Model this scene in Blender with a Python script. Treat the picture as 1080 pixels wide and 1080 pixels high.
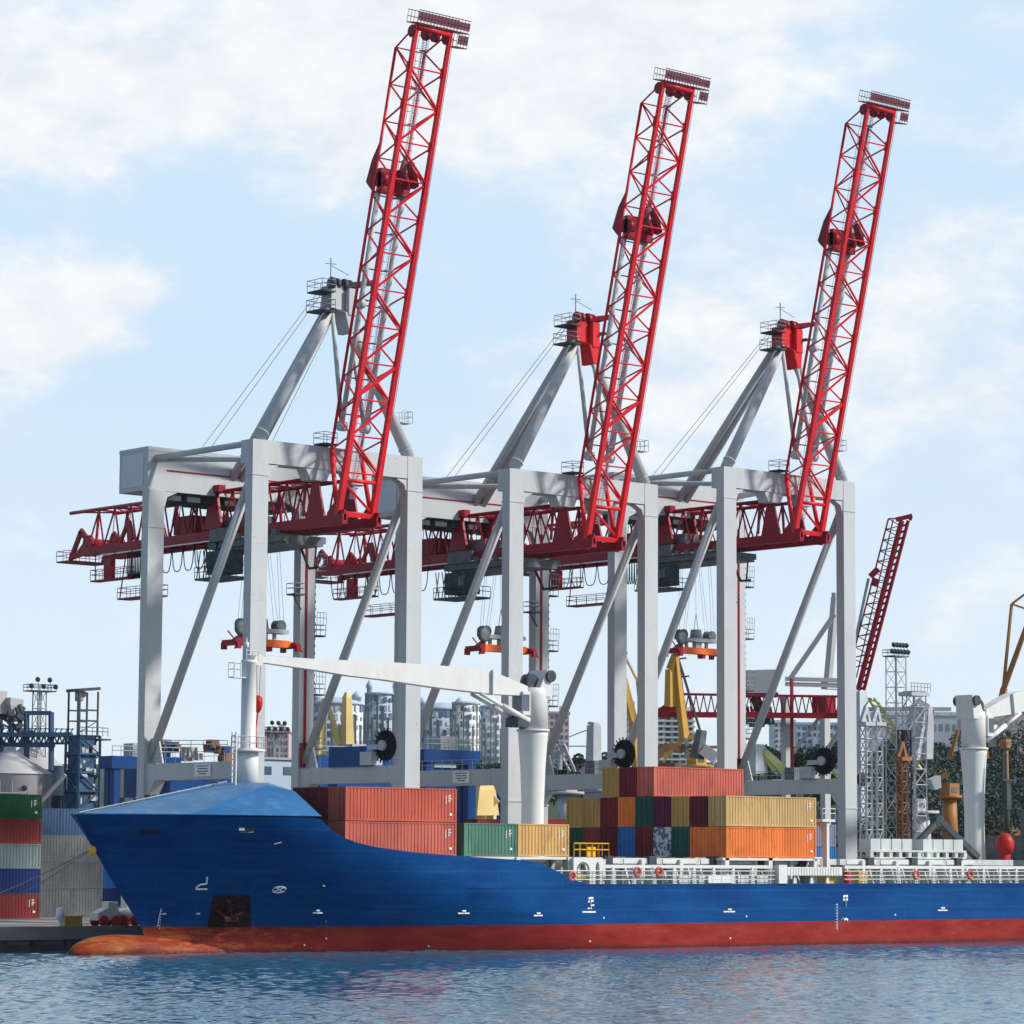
import bpy, math, random
from mathutils import Vector, Matrix
random.seed(7)
rad = math.radians
# ------------------------------------------------------------------ scene, camera, light
scene = bpy.context.scene
for o in list(bpy.data.objects): bpy.data.objects.remove(o)
COL = scene.collection
F_PX, PITCH, ROLL, TH = 3218.1, .1124, .0057, .7124
CAM = Vector((-166.87, -230.38, 8.2))
_c, _s = math.cos(TH), math.sin(TH)
def _q(v): return Vector((v[0]*_c+v[1]*_s, -v[0]*_s+v[1]*_c, v[2]))
_f0 = (0, math.cos(PITCH), math.sin(PITCH)); _u0 = (0, -math.sin(PITCH), math.cos(PITCH)); _r0 = (1, 0, 0)
_cr, _sr = math.cos(ROLL), math.sin(ROLL)
CF = _q(_f0)
CR = _q([_cr*a+_sr*b for a, b in zip(_r0, _u0)])
CU = _q([-_sr*a+_cr*b for a, b in zip(_r0, _u0)])
def at(px, py, depth):
    """world point seen at a pixel of the photograph, that many metres away"""
    return CAM + (CF + CR*((px-540)/F_PX) - CU*((py-540)/F_PX))*depth
cd = bpy.data.cameras.new('camera'); cam = bpy.data.objects.new('camera', cd); COL.objects.link(cam)
cam.matrix_world = Matrix.Translation(CAM) @ Matrix((CR, CU, -CF)).transposed().to_4x4()
cd.sensor_width = 36; cd.lens = F_PX/1080*36; cd.clip_start = 1; cd.clip_end = 30000
scene.camera = cam

SUN = Vector((.50, -.62, .56)).normalized()
sd = bpy.data.lights.new('sun', 'SUN'); sd.energy = 4.5; sd.angle = rad(5.0); sd.color = (1, .95, .88)
so = bpy.data.objects.new('sun', sd); COL.objects.link(so); so.rotation_euler = SUN.to_track_quat('Z', 'Y').to_euler()

w = bpy.data.worlds.new('World'); scene.world = w; w.use_nodes = True
nt = w.node_tree; N = nt.nodes; L = nt.links; N.clear()
out = N.new('ShaderNodeOutputWorld'); bg = N.new('ShaderNodeBackground'); bg.inputs[1].default_value = .12
sky = N.new('ShaderNodeTexSky'); sky.sky_type = 'NISHITA'; sky.sun_disc = False
sky.sun_elevation = math.asin(SUN.z); sky.sun_rotation = math.atan2(SUN.x, SUN.y)
sky.air_density = 1.0; sky.dust_density = 1.0; sky.ozone_density = 1.5
geo = N.new('ShaderNodeTexCoord')
def wmath(op, a, b=None, c=None, clamp=False):
    n = N.new('ShaderNodeMath'); n.operation = op; n.use_clamp = clamp
    for i, v in enumerate((a, b, c)):
        if v is None: continue
        if isinstance(v, (int, float)): n.inputs[i].default_value = v
        else: L.new(v, n.inputs[i])
    return n.outputs[0]
def wvec(op, a, b):
    n = N.new('ShaderNodeVectorMath'); n.operation = op
    for i, v in enumerate((a, b)):
        if isinstance(v, (tuple, Vector)): n.inputs[i].default_value = tuple(v)
        else: L.new(v, n.inputs[i])
    return n.outputs['Vector' if op not in ('LENGTH', 'DOT_PRODUCT', 'DISTANCE') else 'Value']
mp = N.new('ShaderNodeMapping'); mp.inputs['Scale'].default_value = (1, 1, 1.8); L.new(geo.outputs['Generated'], mp.inputs[0])
n1 = N.new('ShaderNodeTexNoise'); n1.inputs['Scale'].default_value = 11; n1.inputs['Detail'].default_value = 9; n1.inputs['Roughness'].default_value = .55
n1.inputs['Distortion'].default_value = .5
L.new(mp.outputs[0], n1.inputs['Vector'])
# the clouds' places in the sky: direction, radius, weight
cover = None
for (px, py, r, k) in [(90, 310, .026, .85), (15, 370, .022, .6), (150, 60, .06, .60), (420, 50, .06, .58), (640, 20, .055, .52), (880, 40, .05, .42), (1010, 230, .04, .38),
                       (560, 430, .045, .36), (780, 430, .045, .36), (930, 390, .04, .30), (1060, 420, .03, .2), (700, 130, .04, .25), (520, 130, .04, .3), (1160, 250, .04, .3), (-80, 100, .06, .4),
                       (190, 215, .028, -.45), (120, 420, .03, -.25), (280, 330, .04, -.22), (830, 180, .03, -.22), (960, 130, .025, -.25), (1060, 80, .02, -.2), (900, 300, .03, -.15)]:
    d = (at(px, py, 1)-CAM).normalized()
    dist = wvec('LENGTH', wvec('MULTIPLY', wvec('SUBTRACT', geo.outputs['Generated'], d), (1, 1, 1.5)), (0, 0, 0))
    g = wmath('POWER', 2.718, wmath('MULTIPLY', wmath('POWER', wmath('DIVIDE', dist, r), 2.0), -1.0))
    g = wmath('MULTIPLY', g, k)
    cover = g if cover is None else wmath('ADD', cover, g)
n2 = N.new('ShaderNodeTexNoise'); n2.inputs['Scale'].default_value = 34; n2.inputs['Detail'].default_value = 8; n2.inputs['Roughness'].default_value = .62; L.new(mp.outputs[0], n2.inputs['Vector'])
base = wmath('ADD', cover, wmath('MULTIPLY', wmath('SUBTRACT', n1.outputs[0], .5), 2.2))
base = wmath('ADD', base, wmath('MULTIPLY', wmath('SUBTRACT', n2.outputs[0], .5), 1.0))
mr = N.new('ShaderNodeMapRange'); mr.interpolation_type = 'SMOOTHSTEP'; mr.inputs[1].default_value = .0; mr.inputs[2].default_value = .74
L.new(base, mr.inputs[0])
sep = N.new('ShaderNodeSeparateXYZ'); L.new(geo.outputs['Generated'], sep.inputs[0])
low = N.new('ShaderNodeMapRange'); low.inputs[1].default_value = .42; low.inputs[2].default_value = .85; low.inputs[3].default_value = 1.0; low.inputs[4].default_value = .10
L.new(sep.outputs[2], low.inputs[0])
hz = N.new('ShaderNodeMixRGB'); hf = N.new('ShaderNodeMapRange'); hf.inputs[1].default_value = -.01; hf.inputs[2].default_value = .16; L.new(sep.outputs[2], hf.inputs[0])
L.new(hf.outputs[0], hz.inputs[0]); hz.inputs[1].default_value = (7.05, 7.8, 8.25, 1); hz.inputs[2].default_value = (5.25, 6.7, 8.2, 1)
fd = N.new('ShaderNodeMapRange'); fd.interpolation_type = 'SMOOTHSTEP'; fd.inputs[1].default_value = .05; fd.inputs[2].default_value = .75   # haze and clouds weakened away from the view side to shape the fill light
L.new(wvec('DOT_PRODUCT', geo.outputs['Generated'], Vector((CF.x, CF.y, 0)).normalized()), fd.inputs[0])
mix1 = N.new('ShaderNodeMixRGB'); L.new(wmath('MULTIPLY', low.outputs[0], wmath('ADD', wmath('MULTIPLY', fd.outputs[0], .6), .4)), mix1.inputs[0]); L.new(sky.outputs[0], mix1.inputs[1]); L.new(hz.outputs[0], mix1.inputs[2])
mix2 = N.new('ShaderNodeMixRGB'); L.new(wmath('MULTIPLY', mr.outputs[0], wmath('ADD', wmath('MULTIPLY', fd.outputs[0], .85), .15)), mix2.inputs[0]); L.new(mix1.outputs[0], mix2.inputs[1])
cc = N.new('ShaderNodeMixRGB'); cf = N.new('ShaderNodeMapRange'); cf.inputs[1].default_value = .35; cf.inputs[2].default_value = .62; L.new(n2.outputs[0], cf.inputs[0]); L.new(cf.outputs[0], cc.inputs[0])
cc.inputs[1].default_value = (6.75, 7.2, 7.75, 1); cc.inputs[2].default_value = (7.9, 8.1, 8.25, 1); L.new(cc.outputs[0], mix2.inputs[2])
L.new(mix2.outputs[0], bg.inputs[0]); L.new(bg.outputs[0], out.inputs[0])
scene.view_settings.view_transform = 'Standard'; scene.view_settings.look = 'None'
scene.view_settings.exposure = 0.0; scene.view_settings.gamma = 1
scene.render.resolution_x = 1024; scene.render.resolution_y = 1024

# ------------------------------------------------------------------ materials
MATS = {}
def paint(name, col, rough=.5, var=.12, scale=.6, metal=0, dirt=None, dirt_amt=.3, streak=1.0, bump=0, spec=.2):
    """painted surface with soft tone variation and dirt / rust streaks of its own"""
    m = bpy.data.materials.new(name); m.use_nodes = True; n = m.node_tree.nodes; l = m.node_tree.links
    b = n['Principled BSDF']; b.inputs['Roughness'].default_value = rough; b.inputs['Metallic'].default_value = metal
    b.inputs['Specular IOR Level'].default_value = spec
    tc = n.new('ShaderNodeTexCoord'); mp = n.new('ShaderNodeMapping'); mp.inputs['Scale'].default_value = (1, 1, streak)
    oi = n.new('ShaderNodeObjectInfo'); l.new(oi.outputs['Location'], mp.inputs['Location'])
    l.new(tc.outputs['Object'], mp.inputs[0])
    a = n.new('ShaderNodeTexNoise'); a.inputs['Scale'].default_value = scale; a.inputs['Detail'].default_value = 6; l.new(mp.outputs[0], a.inputs['Vector'])
    mr = n.new('ShaderNodeMapRange'); mr.inputs[1].default_value = .3; mr.inputs[2].default_value = .7
    mr.inputs[3].default_value = 1-var; mr.inputs[4].default_value = 1+var; l.new(a.outputs[0], mr.inputs[0])
    mu = n.new('ShaderNodeMixRGB'); mu.blend_type = 'MULTIPLY'; mu.inputs[0].default_value = 1; mu.inputs[1].default_value = (*col, 1); l.new(mr.outputs[0], mu.inputs[2])
    last = mu.outputs[0]
    if dirt:
        d = n.new('ShaderNodeTexNoise'); d.inputs['Scale'].default_value = scale*2.7; d.inputs['Detail'].default_value = 8; d.inputs['Roughness'].default_value = .7; l.new(mp.outputs[0], d.inputs['Vector'])
        r2 = n.new('ShaderNodeMapRange'); r2.inputs[1].default_value = .52; r2.inputs[2].default_value = .78; r2.inputs[4].default_value = dirt_amt; l.new(d.outputs[0], r2.inputs[0])
        mx = n.new('ShaderNodeMixRGB'); l.new(r2.outputs[0], mx.inputs[0]); l.new(last, mx.inputs[1]); mx.inputs[2].default_value = (*dirt, 1); last = mx.outputs[0]
    l.new(last, b.inputs['Base Color'])
    if bump:
        bp = n.new('ShaderNodeBump'); bp.inputs['Strength'].default_value = bump; bp.inputs['Distance'].default_value = .05; l.new(a.outputs[0], bp.inputs['Height']); l.new(bp.outputs[0], b.inputs['Normal'])
    MATS[name] = m; return m
RUST = (.16, .06, .03)
P = paint
P('crane_grey', (.46, .48, .49), .55, .06, .25, dirt=(.30, .27, .24), dirt_amt=.35, streak=.25)
P('panel_grey', (.50, .56, .62), .4, .05, .3)
P('dark_steel', (.05, .065, .075), .6, .3, 1.0)
P('black_rubber', (.015, .015, .017), .7, .3, 1.0)
P('teal_machinery', (.055, .095, .10), .55, .4, 1.2, dirt=(.02, .03, .03), dirt_amt=.6)
P('trolley_grey', (.12, .14, .15), .5, .3, 1.0, dirt=(.05, .05, .05), dirt_amt=.5)
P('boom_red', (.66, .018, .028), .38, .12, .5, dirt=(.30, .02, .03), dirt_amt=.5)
P('girder_red', (.27, .006, .020), .42, .2, .5, dirt=(.12, .01, .02), dirt_amt=.5)  # boom's red darkened; the girder's shade is put into this colour
P('walkway_mesh', (.36, .27, .34), .6, .2, 1.5)
P('tip_mesh', (.17, .06, .08), .6, .2, 1.5)
P('rail_grey', (.30, .34, .37), .5, .2, 1)
P('ship_white', (.64, .64, .62), .4, .05, .4, dirt=(.45, .36, .27), dirt_amt=.30, streak=.3)
P('deck_white', (.50, .54, .53), .5, .15, .5, dirt=(.30, .24, .19), dirt_amt=.5, streak=.4)
P('whaleback_pale', (.065, .165, .31), .5, .15, .3, dirt=(.22, .32, .44), dirt_amt=.6)  # paler, greyer blue for the upper facets of the bow cover
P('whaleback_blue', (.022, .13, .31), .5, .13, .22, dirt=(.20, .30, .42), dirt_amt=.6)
P('deck_green', (.07, .14, .12), .6, .2, .4)
P('orange', (.85, .16, .03), .5, .12, .8)
P('yellow', (.70, .42, .03), .5, .15, .8)
P('safety_red', (.42, .02, .02), .45, .1, 1)
P('life_ring', (.52, .11, .08), .5, .1, 1)
P('mark_white', (.78, .78, .78), .6, .15, 2)
P('concrete', (.27, .25, .24), .9, .2, .12, dirt=(.12, .11, .10), dirt_amt=.6, bump=.3)
P('quay_wall', (.10, .085, .075), .9, .5, .25, dirt=(.02, .02, .02), dirt_amt=.8, bump=.5)
P('asphalt', (.13, .13, .13), .9, .2, .05)
P('earth', (.055, .075, .04), .95, .3, .01)
P('silo_grey', (.42, .41, .42), .5, .12, .1, dirt=(.22, .18, .16), dirt_amt=.5, streak=.3)
P('silo_dark', (.035, .055, .085), .5, .3, .15)
P('steel_blue', (.035, .085, .16), .5, .3, .4, dirt=(.10, .08, .08), dirt_amt=.4)
P('blue_paint', (.004, .048, .20), .45, .15, .2)
P('violet_blue', (.05, .03, .28), .45, .15, .2)
P('facade_pale', (.56, .60, .66), .8, .12, .03)
P('facade_grey', (.40, .48, .57), .8, .12, .03)
P('facade_pink', (.52, .40, .42), .8, .1, .03)
P('facade_white', (.60, .62, .64), .8, .08, .03)
P('window_dark', (.05, .08, .13), .15, .4, .2, spec=.8)
P('window_far', (.13, .19, .27), .3, .3, .1)
P('window_brown', (.12, .07, .06), .4, .3, .1)
P('crane_yellow', (.52, .30, .06), .5, .15, .2, dirt=(.32, .17, .05), dirt_amt=.5)
P('crane_cream', (.68, .52, .22), .5, .12, .2)
P('crane_orange', (.33, .15, .05), .5, .15, .2, dirt=(.3, .14, .05), dirt_amt=.6)
P('crane_lime', (.50, .52, .20), .5, .12, .2)
P('light_steel', (.42, .45, .48), .5, .15, .2, dirt=(.22, .18, .16), dirt_amt=.4)
P('brown_steel', (.06, .045, .06), .6, .3, .3)
P('rust_steel', (.24, .12, .06), .7, .4, .4)
P('bark', (.08, .06, .045), .9, .3, .5)
P('roof_grey', (.30, .33, .36), .7, .15, .05)
P('rope', (.25, .24, .22), .8, .1, 1)
P('recess_shade_rust', (.018, .008, .010), .85, .5, .9, dirt=(.26, .065, .018), dirt_amt=1.0, streak=2.5)  # near-black base paints the anchor recess's shade on a flat plate, rust over it

def leafmat(name, cols):
    m = bpy.data.materials.new(name); m.use_nodes = True; n = m.node_tree.nodes; l = m.node_tree.links; b = n['Principled BSDF']; b.inputs['Roughness'].default_value = .7
    tc = n.new('ShaderNodeTexCoord'); a = n.new('ShaderNodeTexNoise'); a.inputs['Scale'].default_value = .22; a.inputs['Detail'].default_value = 5; l.new(tc.outputs['Object'], a.inputs['Vector'])
    r = n.new('ShaderNodeValToRGB'); r.color_ramp.elements[0].position = .35; r.color_ramp.elements[1].position = .65
    r.color_ramp.elements[0].color = (*cols[0], 1); r.color_ramp.elements[1].color = (*cols[1], 1); l.new(a.outputs[0], r.inputs[0]); l.new(r.outputs[0], b.inputs['Base Color'])
    MATS[name] = m
leafmat('leaf', ((.014, .036, .030), (.030, .060, .040)))
leafmat('leaf_olive', ((.035, .06, .03), (.09, .12, .05)))

# hull paint: blue topsides, red boot-topping, rusty bulb; all paint of its own place on the hull
def hullmat():
    m = bpy.data.materials.new('hull_paint'); m.use_nodes = True; n = m.node_tree.nodes; l = m.node_tree.links; b = n['Principled BSDF']
    b.inputs['Roughness'].default_value = .5; b.inputs['Specular IOR Level'].default_value = .07
    tc = n.new('ShaderNodeTexCoord'); sp = n.new('ShaderNodeSeparateXYZ'); l.new(tc.outputs['Object'], sp.inputs[0])
    def noise(scale, sc=(1, 1, 1), det=7, rough=.6):
        mp = n.new('ShaderNodeMapping'); mp.inputs['Scale'].default_value = sc; l.new(tc.outputs['Object'], mp.inputs[0])
        a = n.new('ShaderNodeTexNoise'); a.inputs['Scale'].default_value = scale; a.inputs['Detail'].default_value = det; a.inputs['Roughness'].default_value = rough; l.new(mp.outputs[0], a.inputs['Vector']); return a.outputs[0]
    def mr(v, a, b_, c, d):
        q = n.new('ShaderNodeMapRange'); q.inputs[1].default_value = a; q.inputs[2].default_value = b_; q.inputs[3].default_value = c; q.inputs[4].default_value = d; l.new(v, q.inputs[0]); return q.outputs[0]
    def mix(f, a, b_, bt='MIX'):
        q = n.new('ShaderNodeMixRGB'); q.blend_type = bt
        for i, v in enumerate((f, a, b_)):
            if isinstance(v, tuple): q.inputs[i].default_value = (*v, 1)
            elif isinstance(v, (int, float)): q.inputs[i].default_value = v
            else: l.new(v, q.inputs[i])
        return q.outputs[0]
    def mth(op, a, b_):
        q = n.new('ShaderNodeMath'); q.operation = op; q.use_clamp = False
        for i, v in enumerate((a, b_)):
            if isinstance(v, (int, float)): q.inputs[i].default_value = v
            else: l.new(v, q.inputs[i])
        return q.outputs[0]
    blue = mix(mr(noise(.16, (1, 1, 2)), .35, .65, 0, 1), (.0010, .040, .160), (.0014, .062, .21))
    # scuffed, touched-up amidships paint
    blue = mix(mr(noise(.35, (.3, 1, 3.5), 9, .75), .50, .72, 0, .6), blue, (.012, .10, .29))
    blue = mix(mr(noise(1.3, (.12, 1, 5), 8, .8), .62, .72, 0, .6), blue, (.04, .16, .34))
    blue = mix(mr(noise(1.9, (3, 1, .25), 8, .8), .64, .78, 0, .5), blue, (.008, .035, .13))
    # plate seams
    bk = n.new('ShaderNodeTexBrick'); cx_ = n.new('ShaderNodeCombineXYZ'); l.new(sp.outputs[0], cx_.inputs[0]); l.new(sp.outputs[2], cx_.inputs[1]); l.new(cx_.outputs[0], bk.inputs['Vector'])
    bk.inputs['Scale'].default_value = 1; bk.inputs['Brick Width'].default_value = 7.5; bk.inputs['Row Height'].default_value = 1.72; bk.inputs['Mortar Size'].default_value = .03; bk.inputs['Mortar Smooth'].default_value = .6
    blue = mix(mth('MULTIPLY', bk.outputs['Fac'], .45), blue, (.03, .12, .26))
    blue = mix(mth('MULTIPLY', mr(noise(2.2, (2.2, 1, .12), 6, .75), .60, .70, 0, 1), mr(noise(.12, (1, 1, 1), 3), .45, .6, 0, .8)), blue, (.09, .06, .07))
    red = mix(mr(noise(.3, (1, 1, 3)), .3, .7, 0, 1), (.20, .012, .014), (.29, .036, .026))
    red = mix(mr(noise(1.2, (.4, 1, 3), 9, .8), .56, .72, 0, .6), red, (.38, .12, .06))
    red = mix(mr(noise(1.0, (1, 1, 1.6), 9, .8), .60, .72, 0, .7), red, (.10, .02, .015))
    # bulb: orange rust wearing through
    rust = mix(mr(noise(.35, (1, 1, 1.6), 6, .6), .38, .62, 0, 1), (.17, .020, .014), (.25, .062, .010))
    red = mix(mth('MULTIPLY', mr(sp.outputs[0], -24, -18, 1, 0), mr(noise(.5, (1, 1, 1.5), 8, .7), .36, .5, 0, 1)), red, rust)
    red = mix(mth('MULTIPLY', mr(sp.outputs[0], -14, -4, .7, 0), mr(noise(.9, (.5, 1, 3), 8, .8), .50, .62, 0, 1)), red, (.40, .17, .05))
    red = mix(mth('MULTIPLY', mr(noise(2.0, (1.2, 1, 1), 9, .8), .36, .55, .2, 1), mr(sp.outputs[2], .02, .42, 1.0, 0)), red, (.05, .018, .014))
    wob = mth('ADD', sp.outputs[2], mth('MULTIPLY', mth('SUBTRACT', noise(1.5, (.5, 1, 1)), .5), .05))
    l.new(mix(mr(wob, 2.19, 2.23, 0, 1), red, blue), b.inputs['Base Color'])
    bp = n.new('ShaderNodeBump'); bp.inputs['Strength'].default_value = .25; bp.inputs['Distance'].default_value = .12; l.new(noise(.22, (1, 1, 1), 2), bp.inputs['Height']); l.new(bp.outputs[0], b.inputs['Normal'])
    MATS['hull_paint'] = m
hullmat()
def watermat():
    m = bpy.data.materials.new('harbour_water'); m.use_nodes = True; n = m.node_tree.nodes; l = m.node_tree.links; b = n['Principled BSDF']
    b.inputs['Base Color'].default_value = (.03, .12, .20, 1); b.inputs['Roughness'].default_value = .06; b.inputs['IOR'].default_value = 1.33
    tc = n.new('ShaderNodeTexCoord'); hs = None
    for (sx_, sy_, st) in [(.35, .9, 1.0)]:
        mp = n.new('ShaderNodeMapping'); mp.vector_type = 'TEXTURE'; mp.inputs['Rotation'].default_value = (0, 0, rad(-41)); mp.inputs['Scale'].default_value = (sx_, sy_, 1); l.new(tc.outputs['Object'], mp.inputs[0])
        a = n.new('ShaderNodeTexNoise'); a.inputs['Scale'].default_value = 1; a.inputs['Detail'].default_value = 5; a.inputs['Roughness'].default_value = .6; l.new(mp.outputs[0], a.inputs['Vector'])
        q = n.new('ShaderNodeMath'); q.operation = 'MULTIPLY'; q.inputs[1].default_value = st; l.new(a.outputs[0], q.inputs[0])
        if hs is None: hs = q.outputs[0]
        else:
            s = n.new('ShaderNodeMath'); s.operation = 'ADD'; l.new(hs, s.inputs[0]); l.new(q.outputs[0], s.inputs[1]); hs = s.outputs[0]
    bp = n.new('ShaderNodeBump'); bp.inputs['Strength'].default_value = 1; bp.inputs['Distance'].default_value = .03; l.new(hs, bp.inputs['Height']); l.new(bp.outputs[0], b.inputs['Normal'])
    MATS['water'] = m
watermat()
CONT = {  # container paints
 'salmon': (.50, .100, .062), 'salmon2': (.50, .120, .085), 'maroon': (.115, .010, .022), 'maroon2': (.16, .014, .020), 'red_brown': (.25, .045, .035),
 'tan': (.56, .36, .15), 'tan2': (.50, .30, .10), 'orange_c': (.78, .20, .045), 'green_c': (.012, .085, .060), 'green_l': (.085, .21, .15), 'ochre': (.62, .37, .13),
 'blue_c': (.02, .15, .42), 'navy_c': (.01, .035, .16), 'purple_c': (.09, .010, .045), 'green_d': (.012, .09, .035), 'brick': (.24, .035, .03), 'grey_g': (.19, .25, .25),
 'pale_grey': (.36, .35, .33), 'sky_c': (.11, .20, .33), 'pink_c': (.42, .11, .15), 'lav_c': (.22, .22, .32)}
for k_, v_ in CONT.items():
    P('c_'+k_, tuple(a*.92 for a in v_), .6, .16, .45, dirt=tuple(min(1, a*.30+.02) for a in v_), dirt_amt=.8, streak=.35)
m_ = P('c_pattern', (.45, .47, .50), .5, .1, 2); 
_n = m_.node_tree.nodes; _l = m_.node_tree.links
_v = _n.new('ShaderNodeTexVoronoi'); _v.inputs['Scale'].default_value = 3.2; _t = _n.new('ShaderNodeTexCoord'); _l.new(_t.outputs['Object'], _v.inputs['Vector'])
_r = _n.new('ShaderNodeValToRGB'); _r.color_ramp.interpolation = 'CONSTANT'; _r.color_ramp.elements[0].color = (.50, .53, .56, 1); _r.color_ramp.elements[1].position = .55; _r.color_ramp.elements[1].color = (.10, .12, .20, 1)
_l.new(_v.outputs['Color'], _r.inputs[0]); _l.new(_r.outputs[0], _n['Principled BSDF'].inputs['Base Color'])

# ------------------------------------------------------------------ mesh helpers
class MB:
    def __init__(s): s.v = []; s.f = []; s.m = []; s.mi = 0; s.sm = []; s.smooth = False; s.cuts = []
    def add(s, vs, fs):
        o = len(s.v); s.v += [tuple(p) for p in vs]; s.cuts.append(o)
        for f in fs: s.f.append([i+o for i in f]); s.m.append(s.mi); s.sm.append(s.smooth)
        return s
    def box(s, a, b):
        x0, x1 = sorted((a[0], b[0])); y0, y1 = sorted((a[1], b[1])); z0, z1 = sorted((a[2], b[2]))
        return s.add([(x0, y0, z0), (x1, y0, z0), (x1, y1, z0), (x0, y1, z0), (x0, y0, z1), (x1, y0, z1), (x1, y1, z1), (x0, y1, z1)],
              [(0, 3, 2, 1), (4, 5, 6, 7), (0, 1, 5, 4), (1, 2, 6, 5), (2, 3, 7, 6), (3, 0, 4, 7)])
    def bar(s, p, q, w_=.2, h=None, up=(0, 0, 1), w2=None, h2=None):
        p = Vector(p); q = Vector(q); d = (q-p); 
        if d.length < 1e-6: return s
        d.normalize(); u = Vector(up)
        if abs(d.dot(u)) > .98: u = Vector((1, 0, 0))
        r = d.cross(u).normalized(); u = r.cross(d).normalized(); h = w_ if h is None else h; w2 = w_ if w2 is None else w2; h2 = h if h2 is None else h2
        vs = []
        for c, a, b in ((p, w_, h), (q, w2, h2)):
            for sx, sy in ((-1, -1), (1, -1), (1, 1), (-1, 1)): vs.append(c+r*(sx*a/2)+u*(sy*b/2))
        return s.add(vs, [(0, 1, 2, 3), (7, 6, 5, 4), (0, 4, 5, 1), (1, 5, 6, 2), (2, 6, 7, 3), (3, 7, 4, 0)])
    def tube(s, p, q, r=.1, r2=None, n=8, caps=True):
        p = Vector(p); q = Vector(q); d = q-p
        if d.length < 1e-6: return s
        d.normalize(); u = Vector((0, 0, 1)) if abs(d.z) < .95 else Vector((1, 0, 0)); a = d.cross(u).normalized(); b = d.cross(a); r2 = r if r2 is None else r2
        vs = []
        for c, rr in ((p, r), (q, r2)):
            for i in range(n): t = 2*math.pi*i/n; vs.append(c+(a*math.cos(t)+b*math.sin(t))*rr)
        old = s.smooth; s.smooth = n > 6
        s.add(vs, [(i, (i+1) % n, n+(i+1) % n, n+i) for i in range(n)])
        s.smooth = False
        if caps:
            o = len(s.v)-2*n; s.f.append([o+i for i in range(n)][::-1]); s.m.append(s.mi); s.sm.append(False)
            s.f.append([o+n+i for i in range(n)]); s.m.append(s.mi); s.sm.append(False)
        s.smooth = old; return s
    def path(s, pts, r=.03, n=4):
        for a, b in zip(pts, pts[1:]): s.tube(a, b, r, n=n, caps=False)
        return s
    def lathe(s, c, prof, n=20, axis='z'):
        c = Vector(c); vs = []
        for (r, h) in prof:
            for i in range(n):
                t = 2*math.pi*i/n; a, b = r*math.cos(t), r*math.sin(t)
                vs.append(c+(Vector((a, b, h)) if axis == 'z' else Vector((h, a, b)) if axis == 'x' else Vector((a, h, b))))
        fs = [(k*n+i, k*n+(i+1) % n, (k+1)*n+(i+1) % n, (k+1)*n+i) for k in range(len(prof)-1) for i in range(n)]
        old = s.smooth; s.smooth = True; s.add(vs, fs); s.smooth = False
        o = len(s.v)-len(vs)
        s.f.append([o+i for i in range(n)][::-1]); s.m.append(s.mi); s.sm.append(False)
        s.f.append([o+len(vs)-n+i for i in range(n)]); s.m.append(s.mi); s.sm.append(False); s.smooth = old; return s
    def prism(s, pts, off):
        """polygon extruded by an offset vector"""
        n = len(pts); off = Vector(off); vs = [Vector(p) for p in pts]+[Vector(p)+off for p in pts]
        return s.add(vs, [tuple(range(n))[::-1], tuple(range(n, 2*n))]+[(i, (i+1) % n, n+(i+1) % n, n+i) for i in range(n)])
    def each(s, name, mat, parent=None):
        """one object for every shape added"""
        import bisect
        cs = s.cuts+[len(s.v)]; subs = [MB() for _ in s.cuts]
        for k_, sb_ in enumerate(subs): sb_.v = s.v[cs[k_]:cs[k_+1]]
        for f, mi_, sm_ in zip(s.f, s.m, s.sm):
            k_ = bisect.bisect_right(s.cuts, f[0])-1; subs[k_].f.append([i-cs[k_] for i in f]); subs[k_].m.append(mi_); subs[k_].sm.append(sm_)
        return [sb_.build(name, mat, parent) for sb_ in subs]
    def build(s, name, mat, parent=None, loc=None, recalc=True):
        me = bpy.data.meshes.new(name); me.from_pydata(s.v, [], s.f)
        mats = mat if isinstance(mat, (list, tuple)) else [mat]
        for m in mats: me.materials.append(MATS[m])
        me.polygons.foreach_set('material_index', s.m); me.polygons.foreach_set('use_smooth', s.sm)
        if recalc:
            import bmesh
            b = bmesh.new(); b.from_mesh(me); bmesh.ops.recalc_face_normals(b, faces=b.faces); b.to_mesh(me); b.free()
        me.update()
        o = bpy.data.objects.new(name, me); COL.objects.link(o)
        if parent: o.parent = parent
        if loc is not None: o.location = loc
        return o
def tag(o, label=None, cat=None, group=None, kind=None):
    if label: o['label'] = label
    if cat: o['category'] = cat
    if group: o['group'] = group
    if kind: o['kind'] = kind
    return o
def empty(name, loc, label, cat, rz=0, group=None):
    o = bpy.data.objects.new(name, None); COL.objects.link(o); o.location = loc; o.rotation_euler = (0, 0, rz); o.empty_display_size = .5
    return tag(o, label, cat, group)
def kids(o): return [c for c in bpy.data.objects if c.parent == o]
def copy_tree(o, parent=None):
    c = o.copy(); COL.objects.link(c); c.parent = parent
    for ch in kids(o): copy_tree(ch, c)
    return c
def railing(mb, pts, h=1.05, r=.035, step=1.6, z=None):
    """posts and two rails along a polyline"""
    pts = [Vector(p) for p in pts]
    for a, b in zip(pts, pts[1:]):
        n = max(1, int((b-a).length/step))
        for i in range(n+1):
            p = a.lerp(b, i/n); mb.tube(p, p+Vector((0, 0, h)), r, n=4, caps=False)
        for hh in (h, h*.55): mb.tube(a+Vector((0, 0, hh)), b+Vector((0, 0, hh)), r, n=4, caps=False)
def cage_platform(floor, rail, x0, x1, y0, y1, z, step=1.1):
    floor.box((x0, y0, z-.16), (x1, y1, z))
    railing(rail, [(x0, y0, z), (x1, y0, z), (x1, y1, z), (x0, y1, z), (x0, y0, z)], step=step)
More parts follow.
